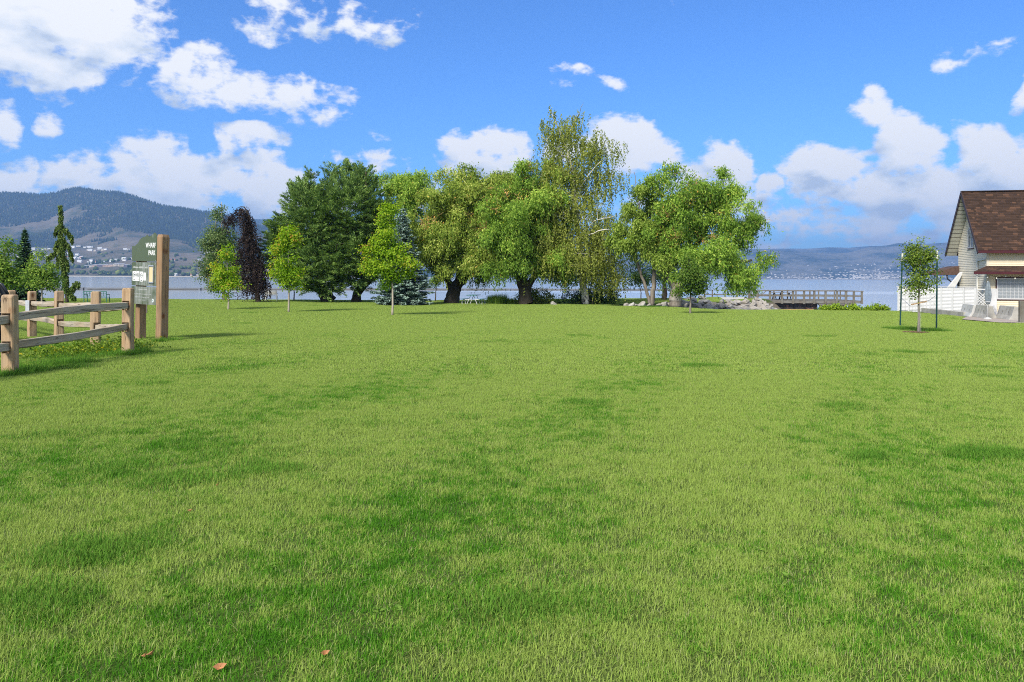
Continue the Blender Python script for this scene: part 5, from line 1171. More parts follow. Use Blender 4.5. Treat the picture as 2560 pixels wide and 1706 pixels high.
def picnic(name, label, base, W, rotz, top, leg, h=.76, grp=None, style='tube'):
    t = thing(name, label, 'picnic table', base, rotz, grp); w = W / 2
    for j in range(4): MB().box(-w, w, -.37 + j * .19, -.19 + j * .19, h - .045, h).build('top_plank', top, t)
    for s in (-1, 1):
        for j in range(2): MB().box(-w, w, s * .72 - .14 + j * .145, s * .72 - .005 + j * .145, .42, .46).build('seat_plank', top, t)
    for x in (-w * .62, w * .62):
        for s in (-1, 1):
            if style == 'tube': MB().tube([(x, s * .12, h - .05), (x, s * .30, .30), (x, s * .42, .0)], .024, 7).build('leg', leg, t); MB().tube([(x, s * .22, .40), (x, s * .72, .40), (x, s * .80, .2), (x, s * .78, 0)], .024, 7).build('seat_support', leg, t)
            else: MB().bar((x, s * .12, h - .05), (x, s * .6, 0), .07).build('leg', leg, t)
        if style != 'tube': MB().bar((x, -.8, .39), (x, .8, .39), .06).build('seat_support', leg, t)
    return t
picnic('picnic_table', 'green picnic table with white tube legs under the willows', gb(1184, 762), 1.5, math.radians(90 - 12), M_GREENM, M_WHITE)

# ------------------------------------------------------------------ boulders of the bank
def boulder_meshes():
    mats = []
    t = NT('granite'); o = t.obj(); n = t.noise(2.5, 6, .65, o); n2 = t.noise(9, 4, .6, o); c = t.ramp(n, [(.32, (.14, .13, .115)), (.5, (.33, .315, .285)), (.7, (.50, .48, .44))]); c = t.mix(t.math('MULTIPLY_ADD', t.rand(), .5, 0.0), c, (.24, .20, .155)); t.set(c, .9, .15); t.bump(t.math('ADD', n, t.math('MULTIPLY', n2, .4)), .7, .06); out = []
    for i in range(7):
        g = np.random.default_rng(900 + i); bm = bmesh.new(); pts = g.normal(size=(16, 3)); pts = pts / np.linalg.norm(pts, axis=1, keepdims=True) * g.uniform(.75, 1.05, (16, 1)) * np.array((.62, .45, .42))
        for p in pts: bm.verts.new(p)
        r = bmesh.ops.convex_hull(bm, input=bm.verts); bmesh.ops.delete(bm, geom=[v for v in bm.verts if not v.link_faces], context='VERTS')
        bmesh.ops.bevel(bm, geom=list(bm.edges), offset=.03, segments=1, affect='EDGES'); m = bpy.data.meshes.new('boulder'); bm.to_mesh(m); bm.free(); m.materials.append(t.m); out.append(m)
    return out
BOULD = boulder_meshes()
def make_boulders():
    g = np.random.default_rng(33); k = 0
    def put(x, y, z, s, label, grp):
        nonlocal k
        o = add('boulder', BOULD[k % len(BOULD)], None, (x, y, z), (g.uniform(-.4, .4), g.uniform(-.4, .4), g.uniform(0, 6.28))); o.scale = (s * g.uniform(.9, 1.5), s * g.uniform(.8, 1.2), s * g.uniform(.7, 1.0)); k += 1
        tag(o, label, 'boulder', grp)
    # riprap along the far side of the channel: foot to crest
    crest = [pg(1690, 758), pg(1760, 756), pg(1830, 753.5), pg(1880, 752.0), (24.6, 75.0)]
    cp = np.array(crest); seg = np.r_[0, np.cumsum(np.hypot(*np.diff(cp, axis=0).T))]
    for row, (off, zz, n) in enumerate(((.2, -.56, 20), (.75, -.78, 22), (1.25, -1.0, 23), (1.8, -1.25, 22))):
        for i in range(n):
            s = seg[-1] * (i + g.uniform(.1, .9)) / n; x = np.interp(s, seg, cp[:, 0]); y = np.interp(s, seg, cp[:, 1]); put(x + off * .45 + g.normal(0, .1), y - off + g.normal(0, .12), zz + g.normal(0, .07), g.uniform(.48, 1.0), 'pale angular boulder in the bank below the grassy point', 'boulders of the bank')
    for px, py, s in ((1565, 764.5, .5), (1575, 765, .7), (1590, 765.5, .45), (1602, 764, .75), (1647, 764.5, .55), (1660, 763.5, .8), (1672, 763, .5), (1710, 766, .55), (1622, 764.2, .35)):
        r = ray(px, py); Y = 58.0; put(r[0] * Y, Y, CAMZ + r[2] * Y + .05, s, 'low boulder in the grass between the two willow trunks', 'boulders between the trunks')
    b = gb(1385, 763); put(b[0], b[1], b[2] + .12, .62, 'single pale boulder at the foot of the dark shrub', None)
    b = gb(1718, 748.5); put(b[0], b[1] - 1, b[2] + .1, .75, 'rounded tan boulder beside the dark bench', None)
    b = gb(1747, 748.5); put(b[0], b[1] - 1, b[2] + .2, .95, 'large pale boulder at the start of the walkway railing', None)
make_boulders()

# ------------------------------------------------------------------ dock
def make_dock():
    Y0 = 78.0; Y1 = 84.2; zd = -.63
    def X(px, Y): return ray(px, 740)[0] * Y
    xa, xb = X(1870, Y0), X(2153, Y0); D = thing('dock', 'weathered timber dock with post and rail sides over the water', 'dock', (xa, Y0, zd)); L = xb - xa; W = Y1 - Y0
    n = 44
    for i in range(n):
        MB().box(L * i / n + .012, L * (i + 1) / n - .012, -.12, W + .1, -.07, -.02 + .004 * math.sin(i * 2.1)).build('plank', M_DOCKZ, D)
    MB().box(-.05, L, -.20, -.125, -.30, -.015).build('fascia', M_DOCK, D)
    xs = [X(p, Y0) - xa for p in (1871.5, 1891.5, 1923, 1953, 1980.5, 2008, 2033.5, 2061.5, 2090, 2112, 2132, 2152)]
    for x in xs: MB().box(x - .11, x + .11, -.27, -.205, -.36, .909).build('rail_post', M_DOCKZ, D)
    MB().box(xs[0] - .15, L + .12, -.33, -.14, .91, .99).build('top_rail', M_DOCK, D); MB().box(xs[0] - .05, L + .05, -.203, -.15, .38, .54).build('mid_rail', M_DOCK, D)
    bx = [X(p, Y1) - xa for p in (1762, 1781, 1813, 1843, 1873, 1935, 1969, 1990, 2025)] + [L - .1]
    bx += [L * .84]
    for x in bx: MB().box(x - .07, x + .07, W, W + .06, -.35, .90).build('rail_post', M_DOCKZ, D)
    MB().box(bx[0] - .2, L + .1, W - .06, W + .12, .90, .955).build('top_rail', M_DOCK, D); MB().box(bx[0] - .1, L, W - .05, W - .002, .36, .47).build('mid_rail', M_DOCK, D)
    for y in (1.6, 3.4, 5.0): MB().box(L - .02, L + .05, y - .08, y + .08, -.3, .93).build('rail_post', M_DOCKZ, D)
    MB().box(L - .07, L + .10, -.15, W - .07, .931, .984).build('top_rail', M_DOCK, D); MB().box(L - .06, L - .022, -.14, W - .06, .40, .50).build('mid_rail', M_DOCK, D)
    # cross braces of a stair frame behind the near rail
    for a, b in (((.75, 3.0, .9), (1.9, 3.0, .0)), ((1.9, 3.05, .9), (.75, 3.05, .0)), ((2.9, 3.0, .9), (1.7, 3.0, .0)), ((1.3, 3.1, -.02), (1.3, 3.1, .9)), ((1.5, 3.1, -.02), (1.5, 3.1, .9))): MB().bar(a, b, .09, .06).build('brace', M_DOCK, D)
    # joist ends, cap beams and piles
    for i in range(26): x = .6 + (L - 1.2) * i / 25; MB().box(x - .07, x + .07, -.10, W, -.28, -.075).build('joist', M_DOCKZ, D)
    for y in (-.05, 2.6, 5.2): MB().box(X(2046, Y0) - xa, X(2139, Y0) - xa, y - .12, y + .12, -.50, -.285).build('cap_beam', M_DOCK, D)
    for px in (2052, 2068, 2084, 2100, 2112, 2124, 2131):
        for y in (0, 2.65, 5.25):
            if y and px in (2068, 2100, 2124): continue
            x = X(px, Y0) - xa + .05 * y; MB().tube([(x, y, -2.2), (x, y, -.505)], [.16, .15], 10).build('pile', M_DOCKZ, D, smooth=True)
    # rusted steel girder under the landward half
    x0, x1 = X(1918, Y0) - xa, X(2046, Y0) - xa
    t = NT('rusted_girder'); o = t.obj(); n_ = t.noise(1.6, 5, .7, t.mapv(o, (1, 1, 2.4))); sx = t.n('ShaderNodeSeparateXYZ'); t.L.new(o, sx.inputs[0]); k = t.math('MULTIPLY_ADD', n_, 9.0, -5.0, clamp=True); t.set(t.mix(k, (.030, .030, .034), (.30, .14, .09)), .75, .3)
    gd = MB().box(x0, x1, .25, .33, -.92, -.29); 
    for i in range(12): q = x0 + (x1 - x0) * (i + .5) / 12; gd.box(q - .02, q + .02, .18, .2495, -.90, -.3)
    gd.build('girder', t.m, D); MB().box(x0, x1 - .4, .08, .40, -.985, -.925).build('girder_flange', mat_plain('ochre_rust', (.42, .24, .10), .8, .3, 2), D)
    # black sheet added to stand for the dark void under the deck
    MB().box(x0 - 1.5, x1 + 1.0, 5.6, 5.7, -2.0, -.29).build('void_sheet', M_DARKM, D)
    for i, (px, s) in enumerate(((1944, 1), (1963, 1))):
        b = np.array((X(px, 80.8), 80.8, zd - .018)); picnic('dock_table', 'dark picnic table standing on the dock boards', b, 1.15 if i == 0 else 1.3, 0.0, M_DOCK, M_DARKM, .76, 'tables on the dock', 'plank')
    # low concrete landing between path and deck
    v = [(X(1812, 74), 74.2), (X(1868, 77.6), 77.6), (X(1868, 84), 84.0), (X(1800, 84), 84.0)]
    tag(MB().poly([(x, y, LOW + .05) for x, y in v], [(0, 1, 2, 3)]).build('path', mat_plain('path_gravel', (.46, .43, .38), .95, .15, 1.5)), 'pale gravel path leading onto the dock', 'path', kind='structure')
make_dock()

# ------------------------------------------------------------------ floating breakwater off the shore
def make_breakwater():
    def w(px, py):
        r = ray(px, py); Y = (LAKE - CAMZ) / r[2]; return np.array((r[0] * Y, Y))
    A = w(-260, 726.0); B = w(1715, 727.2); d = B - A; L = np.linalg.norm(d); n = 15; ang = math.atan2(d[1], d[0])
    T = thing('floating_breakwater', 'long low grey floating breakwater lying across the lake', 'breakwater', (A[0], A[1], LAKE), ang)
    m = mat_plain('breakwater_concrete', (.15, .16, .175), .85, .18, .3)
    for i in range(n):
        a, b = L * i / n + .12, L * (i + 1) / n - .12; h = .66 - .22 * i / n
        MB().box(a, b, -1.4, 1.4, -.5, h).build('float_section', m, T, bevel=.05)
        MB().box(a + .6, b - .6, -1.46, -1.405, h * .35, h * .55).build('rub_strip', M_DOCK, T)
make_breakwater()

# ------------------------------------------------------------------ house
def make_house():
    u0 = ray(2467, 784); Y = 47.5; C = np.array((u0[0] * Y, Y, LOW)); phi = math.radians(12)
    Hs = thing('house', 'cream clapboard house with steep brown shingle roof', 'house', C, -phi)
    Wd = 8.5; Dp = 4.87; ov = .66; ze = 3.92; zr = 7.89; eo = .42; slope = (zr - ze) / (Dp / 2 + eo)
    t = NT('siding_cream'); n = t.noise(1.2, 4, .6, t.obj()); t.set(t.ramp(n, [(.3, (.66, .56, .385)), (.7, (.72, .62, .44))]), .55, .3); m_cream = t.m
    t = NT('siding_cream_shade'); n = t.noise(1.2, 4, .6, t.obj()); t.set(t.ramp(n, [(.3, (.64, .58, .455)), (.7, (.70, .64, .51))]), .55, .3); m_cream_shade = t.m  # front siding's cream, greyed: the gable's weaker light put into the colour
    m_trim = mat_plain('maroon_trim', (.055, .010, .013), .4, .15); m_corner = mat_plain('corner_trim', (.55, .50, .39), .5, .05); m_soffit = mat_plain('soffit', (.46, .45, .38), .6, .06)
    # lap siding: each board leans out at its lower edge
    def lap_front(x0, x1, z0, z1, y, bh=.115, lean=.018):
        b = MB(); n = int(round((z1 - z0) / bh))
        for i in range(n):
            a = z0 + (z1 - z0) * i / n; c = z0 + (z1 - z0) * (i + 1) / n
            b.poly([(x0, y - lean, a), (x1, y - lean, a), (x1, y, c), (x0, y, c), (x0, y, a), (x1, y, a)], [(0, 1, 2, 3), (4, 5, 1, 0)])
        return b
    def lap_side(x, zlo, zhi, ext, bh=.115, lean=.018):
        b = MB(); n = int(round((zhi - zlo) / bh))
        for i in range(n):
            a = zlo + (zhi - zlo) * i / n; c = zlo + (zhi - zlo) * (i + 1) / n; ya, yb = ext(a); yc, yd = ext(c)
            if yb - ya < .05: continue
            b.poly([(x - lean, ya, a), (x - lean, yb, a), (x, yd, c), (x, yc, c), (x, ya, a), (x, yb, a)], [(0, 3, 2, 1), (4, 0, 1, 5)])
        return b
    MB().box(.02, Wd, .02, Dp, -.3, ze + .15).build('wall_core', m_soffit, Hs)
    MB().poly([(.03, .02, ze + .1), (.03, Dp, ze + .1), (.03, Dp / 2, zr - .45), (Wd, .02, ze + .1), (Wd, Dp, ze + .1), (Wd, Dp / 2, zr - .45)], [(0, 2, 1), (3, 4, 5)]).build('gable_core', m_soffit, Hs)
    lap_front(.10, Wd, -.1, 2.55, 0).build('front_siding', m_cream, Hs); lap_front(.10, Wd, 2.95, ze + .05, 0).build('front_siding', m_cream, Hs)
    def ext(z):
        if z <= ze + .35: return (.08, Dp)
        h = (zr - .25 - z) / slope; return (Dp / 2 - h, Dp / 2 + h)
    lap_side(0, -.1, zr - .5, ext).build('gable_siding', m_cream_shade, Hs)
    MB().box(-.035, .10, -.035, .08, -.1, 3.9).build('corner_board', m_corner, Hs)
    # roof planes with a thin deck, fascia and soffit
    def roof_pt(x, f, front=True, lift=0.0):
        """f 0 at eave .. 1 at ridge"""
        y = (-eo + (Dp / 2 + eo) * f) if front else (Dp + eo - (Dp / 2 + eo) * f); return np.array((x, y, ze + (zr - ze) * f + lift))
    roof = Hs
    ts = NT('asphalt_shingle'); v = ts.attr('v'); n = ts.noise(60, 3, .6, ts.obj()); c = ts.ramp(v, [(0, (.044, .029, .023)), (.55, (.066, .041, .031)), (.78, (.078, .047, .034)), (.80, (.10, .056, .038)), (1, (.135, .074, .048))]); c = ts.mix(ts.math('MULTIPLY', n, .35), c, (.03, .02, .017)); ts.set(c, .95, .1); m_sh = ts.m
    m_deck = mat_plain('roof_felt', (.035, .022, .018), .95)
    for fr in (True, False):
        a, b, c, d = roof_pt(-ov, 0, fr), roof_pt(Wd + .6, 0, fr), roof_pt(Wd + .6, 1, fr), roof_pt(-ov, 1, fr); dn = np.array((0, 0, -.16))
        MB().poly([a, b, c, d, a + dn, b + dn, c + dn, d + dn], [(0, 1, 2, 3) if fr else (3, 2, 1, 0), (7, 6, 5, 4) if fr else (4, 5, 6, 7), (0, 4, 5, 1), (0, 3, 7, 4), (1, 5, 6, 2)]).build('roof_deck', m_deck, Hs)
    def shingles(name, P00, P10, P01, P11, rows, wid, seed, parent):
        """quad surface eave (P00,P10) to top (P01,P11): overlapping courses of separate tabs"""
        g = np.random.default_rng(seed); V = []; Fc = []; val = []; nrm = np.cross(P10 - P00, P01 - P00); nrm = nrm / np.linalg.norm(nrm); strong = fbm(np.arange(rows) * .3, np.zeros(rows), 2, 3)
        for r in range(rows):
            f0 = r / rows; f1 = (r + 1.35) / rows; f1 = min(f1, 1.0); A = P00 + (P01 - P00) * f0; B = P10 + (P11 - P10) * f0; A2 = P00 + (P01 - P00) * f1; B2 = P10 + (P11 - P10) * f1; L = np.linalg.norm(B - A); s = -g.uniform(0, wid)
            while s < L:
                w = wid * g.choice((.5, .8, 1, 1.3, 1.6)); a = max(s, 0) / L; b = min(s + w - .008, L) / L; s += w
                if b <= a: continue
                th = .016 + g.uniform(0, .008); i = len(V); lo, hi = nrm * th, nrm * .002
                V += [A + (B - A) * a + lo, A + (B - A) * b + lo, A2 + (B2 - A2) * b + hi, A2 + (B2 - A2) * a + hi, A + (B - A) * a, A + (B - A) * b]
                Fc += [(i, i + 1, i + 2, i + 3), (i + 4, i + 5, i + 1, i)]; q = g.uniform(.82, 1) if g.uniform() < .14 else g.uniform(0, .76); val += [q] * 6
        o = add(name, mesh_np(name, np.array(V), np.array(Fc), m_sh, attrs={'v': val}), parent); o['kind'] = 'stuff'; return o
    shingles('shingles', roof_pt(-ov, 0, True, .004), roof_pt(Wd + .6, 0, True, .004), roof_pt(-ov, 1, True, .004), roof_pt(Wd + .6, 1, True, .004), 36, .27, 5, Hs)
    shingles('shingles', roof_pt(Wd + .6, 0, False, .004), roof_pt(-ov, 0, False, .004), roof_pt(Wd + .6, 1, False, .004), roof_pt(-ov, 1, False, .004), 30, .6, 6, Hs)
    MB().bar((-ov - .02, Dp / 2, zr + .02), (Wd + .6, Dp / 2, zr + .02), .26, .05).build('ridge_cap', m_sh, Hs)
    MB().box(-ov - .03, Wd + .6, -eo - .11, -eo - .01, ze - .17, ze - .0).build('gutter', m_trim, Hs)
    for fr in (True, False): MB().bar(roof_pt(-ov - .022, -.02, fr, -.08), roof_pt(-ov - .022, 1.0, fr, -.08), .04, .20).build('barge_board', mat_plain('barge_brown', (.035, .018, .016), .5), Hs)
    # sloped soffit boards under the gable overhang
    for fr in (True, False):
        for i in range(16):
            f0, f1 = i / 16 + .004, (i + 1) / 16 - .004; a = roof_pt(-ov, f0, fr, -.168); b = roof_pt(0.02, f0, fr, -.168); c = roof_pt(.02, f1, fr, -.168); d = roof_pt(-ov, f1, fr, -.168); MB().poly([a, b, c, d], [(0, 3, 2, 1)]).build('soffit_board', m_soffit, Hs)
    # skirt roof over the ground floor
    z0, z1 = 2.60, 2.97; pj = .82; pl = 1.02
    a, b, c, d = np.array((-pl, -pj, z0)), np.array((Wd + .5, -pj, z0)), np.array((-.02, -.02, z1)), np.array((Wd + .5, -.02, z1))
    MB().poly([a, b, d, c, a - (0, 0, .07), b - (0, 0, .07), (Wd + .5, .0, z0 - .07), (0, .0, z0 - .07)], [(0, 1, 2, 3), (4, 7, 6, 5), (0, 4, 5, 1), (0, 3, 7, 4)]).build('skirt_roof', m_deck, Hs)
    shingles('shingles', a + (0, 0, .006), b + (0, 0, .006), c + (0, 0, .006), d + (0, 0, .006), 6, .36, 8, Hs)
    MB().box(-pl - .02, Wd + .5, -pj - .09, -pj - .005, z0 - .15, z0 + .01).build('gutter', m_trim, Hs)
    # glass-block style window
    mg = NT('window_glass'); mg.set((.30, .33, .36), .06, .6); mg.b.inputs['Transmission Weight'].default_value = 0.0
    nn = mg.noise(3.0, 3, .6, mg.obj()); mg.set(mg.ramp(nn, [(.35, (.13, .15, .17)), (.65, (.36, .38, .39))]), .08, .6)
    k = 1 / 40.0; wx0, wx1, wz0, wz1 = .48, 3.7, .83, 2.28; win = Hs
    Wn = MB().box(wx0, wx1, -.05, -.019, wz0, wz0 + .06).box(wx0, wx1, -.05, -.019, wz1 - .06, wz1).box(wx0, wx0 + .06, -.0495, -.019, wz0 + .06, wz1 - .06).box(wx1 - .06, wx1, -.0495, -.019, wz0 + .06, wz1 - .06).build('window', m_trim, Hs)
    i0 = .065; MB().box(wx0 + i0, wx1 - i0, -.06, -.02, wz0 + i0, wz0 + i0 + .07).box(wx0 + i0, wx1 - i0, -.06, -.02, wz1 - i0 - .07, wz1 - i0).box(wx0 + i0, wx0 + i0 + .07, -.0595, -.02, wz0 + i0 + .07, wz1 - i0 - .07).box(wx1 - i0 - .07, wx1 - i0, -.0595, -.02, wz0 + i0 + .07, wz1 - i0 - .07).build('frame', M_WHITE, Wn)
    gx0, gx1, gz0, gz1 = wx0 + .14, wx1 - .14, wz0 + .14, wz1 - .14; nc, nr = 13, 6; me = MB().box(.008, (gx1 - gx0) / nc - .008, -.034, -.026, .008, (gz1 - gz0) / nr - .008).mesh('pane', mg.m)
    for i in range(nc):
        for j in range(nr): o = add('pane', me, Wn, (gx0 + (gx1 - gx0) * i / nc, 0, gz0 + (gz1 - gz0) * j / nr)); o.rotation_euler = (random.Random(i * 7 + j).uniform(-.01, .01), 0, 0)
    gr = MB()
    for i in range(1, nc): x = gx0 + (gx1 - gx0) * i / nc; gr.box(x - .008, x + .008, -.042, -.022, gz0, gz1)
    for j in range(1, nr): z = gz0 + (gz1 - gz0) * j / nr; gr.box(gx0, gx1, -.0415, -.0225, z - .008, z + .008)
    gr.build('muntins', M_WHITE, Wn)
    # gable window
    y0, y1, za, zb = 2.14, 3.08, 4.18, 5.50
    Gw = MB().box(-.055, -.022, y0, y1, za, za + .07).box(-.055, -.022, y0, y1, zb - .07, zb).box(-.0545, -.022, y0, y0 + .07, za + .07, zb - .07).box(-.0545, -.022, y1 - .07, y1, za + .07, zb - .07).box(-.054, -.022, (y0 + y1) / 2 - .03, (y0 + y1) / 2 + .03, za + .07, zb - .07).build('window', M_WHITE, Hs)
    for s in (0, 1): w2 = (y1 - y0) / 2; MB().box(-.036, -.028, y0 + w2 * s + .07, y0 + w2 * (s + 1) - .06, za + .07, zb - .07).build('pane', mg.m, Gw)
    MB().box(-.075, -.02, y0 - .05, y1 + .05, za - .05, za - .003).build('sill', m_trim, Gw)
    # downpipe on the gable wall
    MB().bar((-.03, .08, 3.42), (-.07, 1.35, 3.34), .09).bar((-.07, 1.38, 3.38), (-.07, 1.38, 1.5), .09, .08, (0, 1, 0)).build('downpipe', mat_plain('downpipe_grey', (.56, .56, .52), .5, .06), Hs)
    # lean-to roof behind, with its bracket and pale awning panel
    MB().poly([(-1.75, Dp - .2, 2.55), (.0, Dp - .2, 3.05), (.0, Dp + 2.2, 3.05), (-1.75, Dp + 2.2, 2.55), (-1.75, Dp - .2, 2.43), (0, Dp - .2, 2.43), (0, Dp + 2.2, 2.43), (-1.75, Dp + 2.2, 2.43)], [(0, 1, 2, 3), (4, 7, 6, 5), (0, 4, 5, 1), (0, 3, 7, 4)]).build('lean_to_roof', mat_plain('lean_to_shingle', (.085, .05, .038), .95, .3, 6), Hs)
    MB().tube([(-.75, Dp - .1, 2.42), (-.72, Dp - .1, 2.15), (-.4, Dp - .1, 1.9), (-.15, Dp - .1, 1.75)], .05, 6).tube([(-.15, Dp - .15, 2.0), (-.06, Dp - .15, 1.85), (-.05, Dp - .15, .9)], .07, 6).build('drain_pipe', M_DARKM, Hs, smooth=True)
    MB().prism([(-.15, 2.6), (.12, 2.66), (-.75, .95), (-1.35, .95), (-.9, 1.6)], Dp - .75, Dp - .55).build('awning', M_WHITE, Hs, bevel=.03)
    # string of bulbs under the skirt roof
    cord = []; bl = []
    rr = random.Random(2)
    for i in range(31):
        x = -.9 + i * .17; z = 2.42 - .16 * abs(math.sin(i * .62)); cord.append((x, -pj + .15, z))
        if i % 3 == 1: bl.append((x, -pj + .15, z))
    sl_ = thing('string_lights', 'string of small clear bulbs looped under the skirt roof', 'string lights', C, -phi)
    MB().tube(cord, .009, 4).build('cord', M_DARKM, sl_)
    mb_ = mat_plain('bulb_glass', (.7, .68, .58), .15, .05)
    for p in bl: MB().tube([(p[0], p[1], p[2] - .01), (p[0], p[1], p[2] - .05), (p[0], p[1], p[2] - .09), (p[0], p[1], p[2] - .12)], [.014, .034, .034, .01], 7).build('bulb', mb_, sl_)
make_house()

# ------------------------------------------------------------------ white screen fence, curb, barriers, patio things
def make_yard():
    def X(px, Y): return ray(px, 740)[0] * Y
    A = np.array((X(2246, 49.6), 49.6)); B = np.array((X(2438, 46.9), 46.9)); d = B - A; L = np.linalg.norm(d); ang = math.atan2(d[1], d[0]); z0, z1 = -.47 + .02, 1.05
    S = thing('screen_fence', 'white slatted privacy fence running from the water to the house', 'fence', (A[0], A[1], 0), ang)
    wp = mat_plain('screen_white', (.47, .47, .46), .5, .12, 1.5); n = 7
    for i in range(n + 1): MB().box(L * i / n - .045, L * i / n + .045, -.05, .05, LOW - .2, z1 + .02).build('post', wp, S)
    MB().box(-.1, L + .08, -.07, .07, z1 + .021, z1 + .07).build('cap_rail', mat_plain('cap_grey', (.40, .40, .40), .5, .15), S)
    k = 17
    me = MB().poly([(.05, -.02, 0), (L / n - .05, -.02, 0), (L / n - .05, .004, .086), (.05, .004, .086), (.05, -.006, -.004), (L / n - .05, -.006, -.004)], [(0, 1, 2, 3), (4, 5, 1, 0)]).mesh('slat', wp)
    for i in range(n):
        for j in range(k):
            o = add('slat', me, S, (L * i / n, 0, z0 + (z1 - z0) * j / k)); o.rotation_euler = (0, random.Random(i * 31 + j).uniform(-.004, .004), 0)
        if i < 4: 
            b = MB()
            for q in range(1, 3): b.box(L * (i + q / 3) / n - .015, L * (i + q / 3) / n + .015, -.05, -.032, z0, z1)
            b.build('batten', wp, S)
    MB().box(0, L, .02, .03, LOW - .1, z1).build('backing', mat_plain('screen_back', (.52, .53, .54), .7), S)
    # lattice gate against the house
    Gt = thing('lattice_gate', 'white diagonal lattice gate between fence and house corner', 'gate', (B[0], B[1], 0), ang + .05)
    gw = .62; g0, g1 = -.3, 1.0
    MB().box(.06, .13, -.03, .03, g0, g1).box(gw, gw + .07, -.03, .03, g0, g1).box(.13, gw, -.0295, .0295, g1 - .07, g1).box(.13, gw, -.0295, .0295, g0, g0 + .07).build('gate_frame', wp, Gt)
    for s in (-1, 1):
        for i in range(-3, 9):
            pts = []
            for t in np.linspace(0, 1, 2):
                x = .13 + (gw - .13) * t; z = g0 + i * .17 + (x if s > 0 else gw - x); pts.append((x, .004 * s, z))
            if min(p[2] for p in pts) > g0 and max(p[2] for p in pts) < g1: MB().bar(pts[0], pts[1], .008, .04).build('lattice_strip', wp, Gt)
    MB().box(gw + .10, gw + .50, .1, .14, g0, 1.02).build('gate_panel', wp, Gt); MB().box(gw - .06, gw - .01, -.05, -.031, .55, .75).build('latch', M_DARKM, Gt)
    # concrete curb along the lawn
    a = hit(2303, 781.5); b = hit(2409, 792.5); dd = (b - a)[:2]; LL = np.linalg.norm(dd)
    o = MB().box(0, LL, 0, .25, -.3, .30).build('concrete_curb', M_CONC, None, a, (0, 0, math.atan2(dd[1], dd[0])), bevel=.02); tag(o, 'low grey concrete curb along the foot of the white fence', 'curb')
    # jersey barriers
    sec = [(-.31, 0), (-.31, .06), (-.19, .26), (-.085, .69), (.085, .69), (.19, .26), (.31, .06), (.31, 0)]
    def barrier(label, px, Y, mat, grp=None, Lb=2.35, turn=0.0):
        p = np.array((X(px, Y), Y, float(lz(Y)))); an = math.atan2(4.5, 1.46) + turn; t = thing('concrete_barrier', label, 'barrier', p, an, grp)
        b = MB(); V = [(x, y, z) for x in (0, Lb) for y, z in sec]; m = len(sec)
        b.poly(V, [tuple(reversed(range(m))), tuple(range(m, 2 * m))] + [(i, (i + 1) % m, (i + 1) % m + m, i + m) for i in range(m)]).build('body', mat, t, bevel=.012)
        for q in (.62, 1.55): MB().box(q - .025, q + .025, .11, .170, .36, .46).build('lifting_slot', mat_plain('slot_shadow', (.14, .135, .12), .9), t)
        return p
    barrier('worn concrete barrier with a cream end beside the folded umbrella', 2477, 38.9, M_CONC)
    barrier('lighter concrete barrier joining the curb and the worn barrier', 2439, 41.3, M_CONC_L)
    barrier('stained concrete barrier standing against the grey rail fence', 2541, 36.7, M_CONC)
    # patio slab and brick paving
    pv = mat_plain('patio_slab', (.34, .285, .235), .9, .12, 1.0); z = LOW * float(sstep(9, 48, 38)) + .03
    q = [hit(2405, 801), hit(2500, 809.5), hit(2700, 812), np.array((36.5, 47.0, 0)), np.array((X(2440, 46.2), 46.2, 0)), hit(2412, 797)]
    tag(MB().poly([(p[0], p[1], float(lz(p[1])) + .055) for p in q], [tuple(range(len(q)))]).build('patio', pv), 'pinkish concrete patio in front of the house', 'patio', kind='structure')
    # folded umbrella
    p = hit(2469, 801.5); U = thing('patio_umbrella', 'folded grey patio umbrella on a white pole beside the barrier', 'umbrella', p)
    kk = p[1] / F; zz = lambda py: P(2469, py, p[1])[2] - p[2]
    MB().tube([(0, 0, 0), (0, 0, zz(704))], .022, 8).build('pole', M_WHITE, U, smooth=True)
    MB().tube([(0, 0, 0), (0, 0, .10), (0, 0, .16)], [.2, .18, .05], 12).build('base', M_CONC_L, U)
    cm = mat_plain('umbrella_fabric', (.16, .19, .21), .8, .25, 9); g = np.random.default_rng(5); V = []; Fc = []; nn = 16
    prof = [(zz(703), .02), (zz(708), .05), (zz(722), .095), (zz(738), .12), (zz(752), .10), (zz(761), .06)]
    for z_, r in prof: V += [((r * (1 + .28 * (j % 2))) * math.cos(j * 6.283 / nn) + .02, (r * (1 + .28 * (j % 2))) * math.sin(j * 6.283 / nn), z_) for j in range(nn)]
    Fc = [(i * nn + j, i * nn + (j + 1) % nn, (i + 1) * nn + (j + 1) % nn, (i + 1) * nn + j) for i in range(len(prof) - 1) for j in range(nn)]
    MB().poly(V, Fc).build('canopy', cm, U); MB().tube([(0.02, 0, zz(755) - .02), (.02, 0, zz(755) + .02)], .135, 12, False).build('strap', M_WHITE, U)
    # folded white chair leaning behind the barrier
    c = np.array((X(2488, 40.5), 40.5, float(lz(40.5)) + .06)); Ch = thing('folding_chair', 'folded white chair leaning by the end of the worn barrier', 'chair', c, .2)
    for y in (-.2, .2): MB().tube([(0, y, .0), (-.32, y, .62)], .018, 6).build('leg', M_WHITE, Ch); MB().tube([(.08, y, .0), (-.2, y, .5)], .018, 6).build('leg', M_WHITE, Ch)
    MB().bar((.0, 0, .12), (-.26, 0, .56), .4, .03, (0, 1, 0)).build('seat', M_WHITE, Ch)
    # weathered rail fence at the patio corner
    q = hit(2554.5, 809); R = thing('rail_fence', 'weathered grey rail fence at the patio corner by the house', 'fence', q, math.radians(-8))
    for x in (0, 2.5): add('post', post_mesh(.20, 1.02, 700 + int(x)), R, (x, 0, 0))
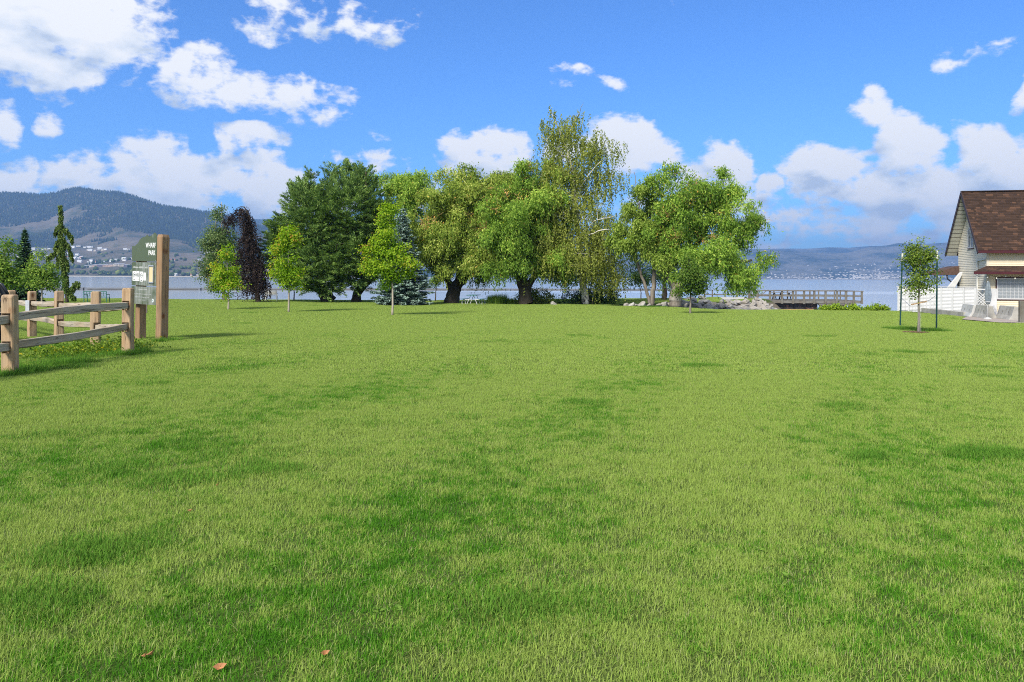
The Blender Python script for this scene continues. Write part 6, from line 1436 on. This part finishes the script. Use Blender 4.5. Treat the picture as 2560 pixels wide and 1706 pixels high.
    for z_ in (.33, .72): rough_bar(2.5, .09, .13, 710 + int(z_ * 10)).build('rail', M_RAIL, R, (.0, .0, z_))
    for o in R.children:
        if o.name.startswith('post'): o.data.materials[0] = M_DOCKZ
    # stakes and ties round the young tree
    tb = hit(2297, 833)
    for px, py, pt, lab in ((2250, 815.5, 634, 'green steel stake with white tip on the lake side of the young tree'), (2341, 825.5, 627, 'green steel stake with white tip on the house side of the young tree')):
        s = hit(px, py); top = P(px + (6 if px < 2300 else 2), pt, s[1]) - s; mid = top * .90
        t = thing('tree_stake', lab, 'stake', s); MB().bar((0, 0, -.2), mid, .045, .035).bar(mid * .01 + np.array((0, .022, 0)), mid + np.array((0, .022, 0)), .012, .04).build('shaft', M_STAKE, t); MB().bar(mid, top, .048, .038).build('tip', mat_plain('tip_cream', (.66, .63, .52), .6), t)
    zt = P(2297, 764, tb[1])[2]; a = hit(2250, 815.5); b = hit(2341, 825.5)
    tie = thing('tree_tie', 'strap tying the young tree trunk to its two stakes', 'strap', tb)
    MB().tube([(a[0] - tb[0] + .04, a[1] - tb[1], 1.02), (-.3, .02, .90), (0, -.06, 1.0)], .008, 4).build('strap', M_DARKM, tie); MB().tube([(b[0] - tb[0], b[1] - tb[1], 1.2), (.3, -.04, 1.06), (0.02, -.06, 1.02)], .008, 4).build('strap', M_DARKM, tie)
    MB().bar((-.28, -.05, .93), (.22, -.06, 1.04), .03, .045).build('brace', M_POST, tie)
    gd = MB().tube([(.015, 0, .05), (.015, 0, .95)], .062, 12, False); t = NT('clear_guard'); t.set((.45, .45, .42), .3, .4); t.b.inputs['Alpha'].default_value = .12
    tag(gd.build('trunk_guard', t.m, None, tb, smooth=True), 'translucent plastic guard round the staked young tree trunk', 'tree guard')
    # bark mulch at its foot
    g = np.random.default_rng(6); b = MB()
    for _ in range(90):
        r = .38 * math.sqrt(g.uniform()); q = g.uniform(0, 6.28); x, y = r * math.cos(q) - .12, r * .7 * math.sin(q); e = g.normal(0, .05, 3); b.bar((x, y, .02), (x + e[0], y + e[1], .045), .03, .012)
    tag(b.build('mulch', mat_plain('bark_mulch', (.13, .075, .045), .9, .4, 20), None, tb), 'brown bark mulch round the staked young tree', 'mulch', kind='stuff')
make_yard()

# ------------------------------------------------------------------ fallen leaves on the near grass
def fallen():
    m = mat_plain('dry_leaf', (.38, .17, .07), .7, .3, 30); g = random.Random(4)
    labs = ['curled orange leaf lying on the near lawn beside another', 'second orange leaf tip touching its neighbour on the near lawn', 'single upright tan leaf in the near grass', 'small orange leaf farther up the lawn', 'tiny pinkish leaf up the lawn', 'tan leaf fragment in thick grass']
    for (px, py, s), lb in zip(((378, 1655, 1.0), (362, 1660, .7), (549, 1690, 1.0), (476, 1290, .9), (543, 1224, .7), (812, 1655, .7)), labs):
        h = hit(px, py); w = .012 * s; l = .026 * s
        V = [(-l, 0, .006), (-l * .3, -w, .0), (l * .5, -w * .8, .004), (l, 0, .016), (l * .5, w * .8, .010), (-l * .3, w, .008), (0, 0, -.006)]
        o = MB().poly(V, [(0, 1, 6), (1, 2, 6), (2, 3, 6), (3, 4, 6), (4, 5, 6), (5, 0, 6)]).build('fallen_leaf', m, None, h + np.array((0, 0, .034)), (g.uniform(-.5, .5), g.uniform(-.6, .2), g.uniform(-.6, .6))); tag(o, lb, 'leaf')
fallen()
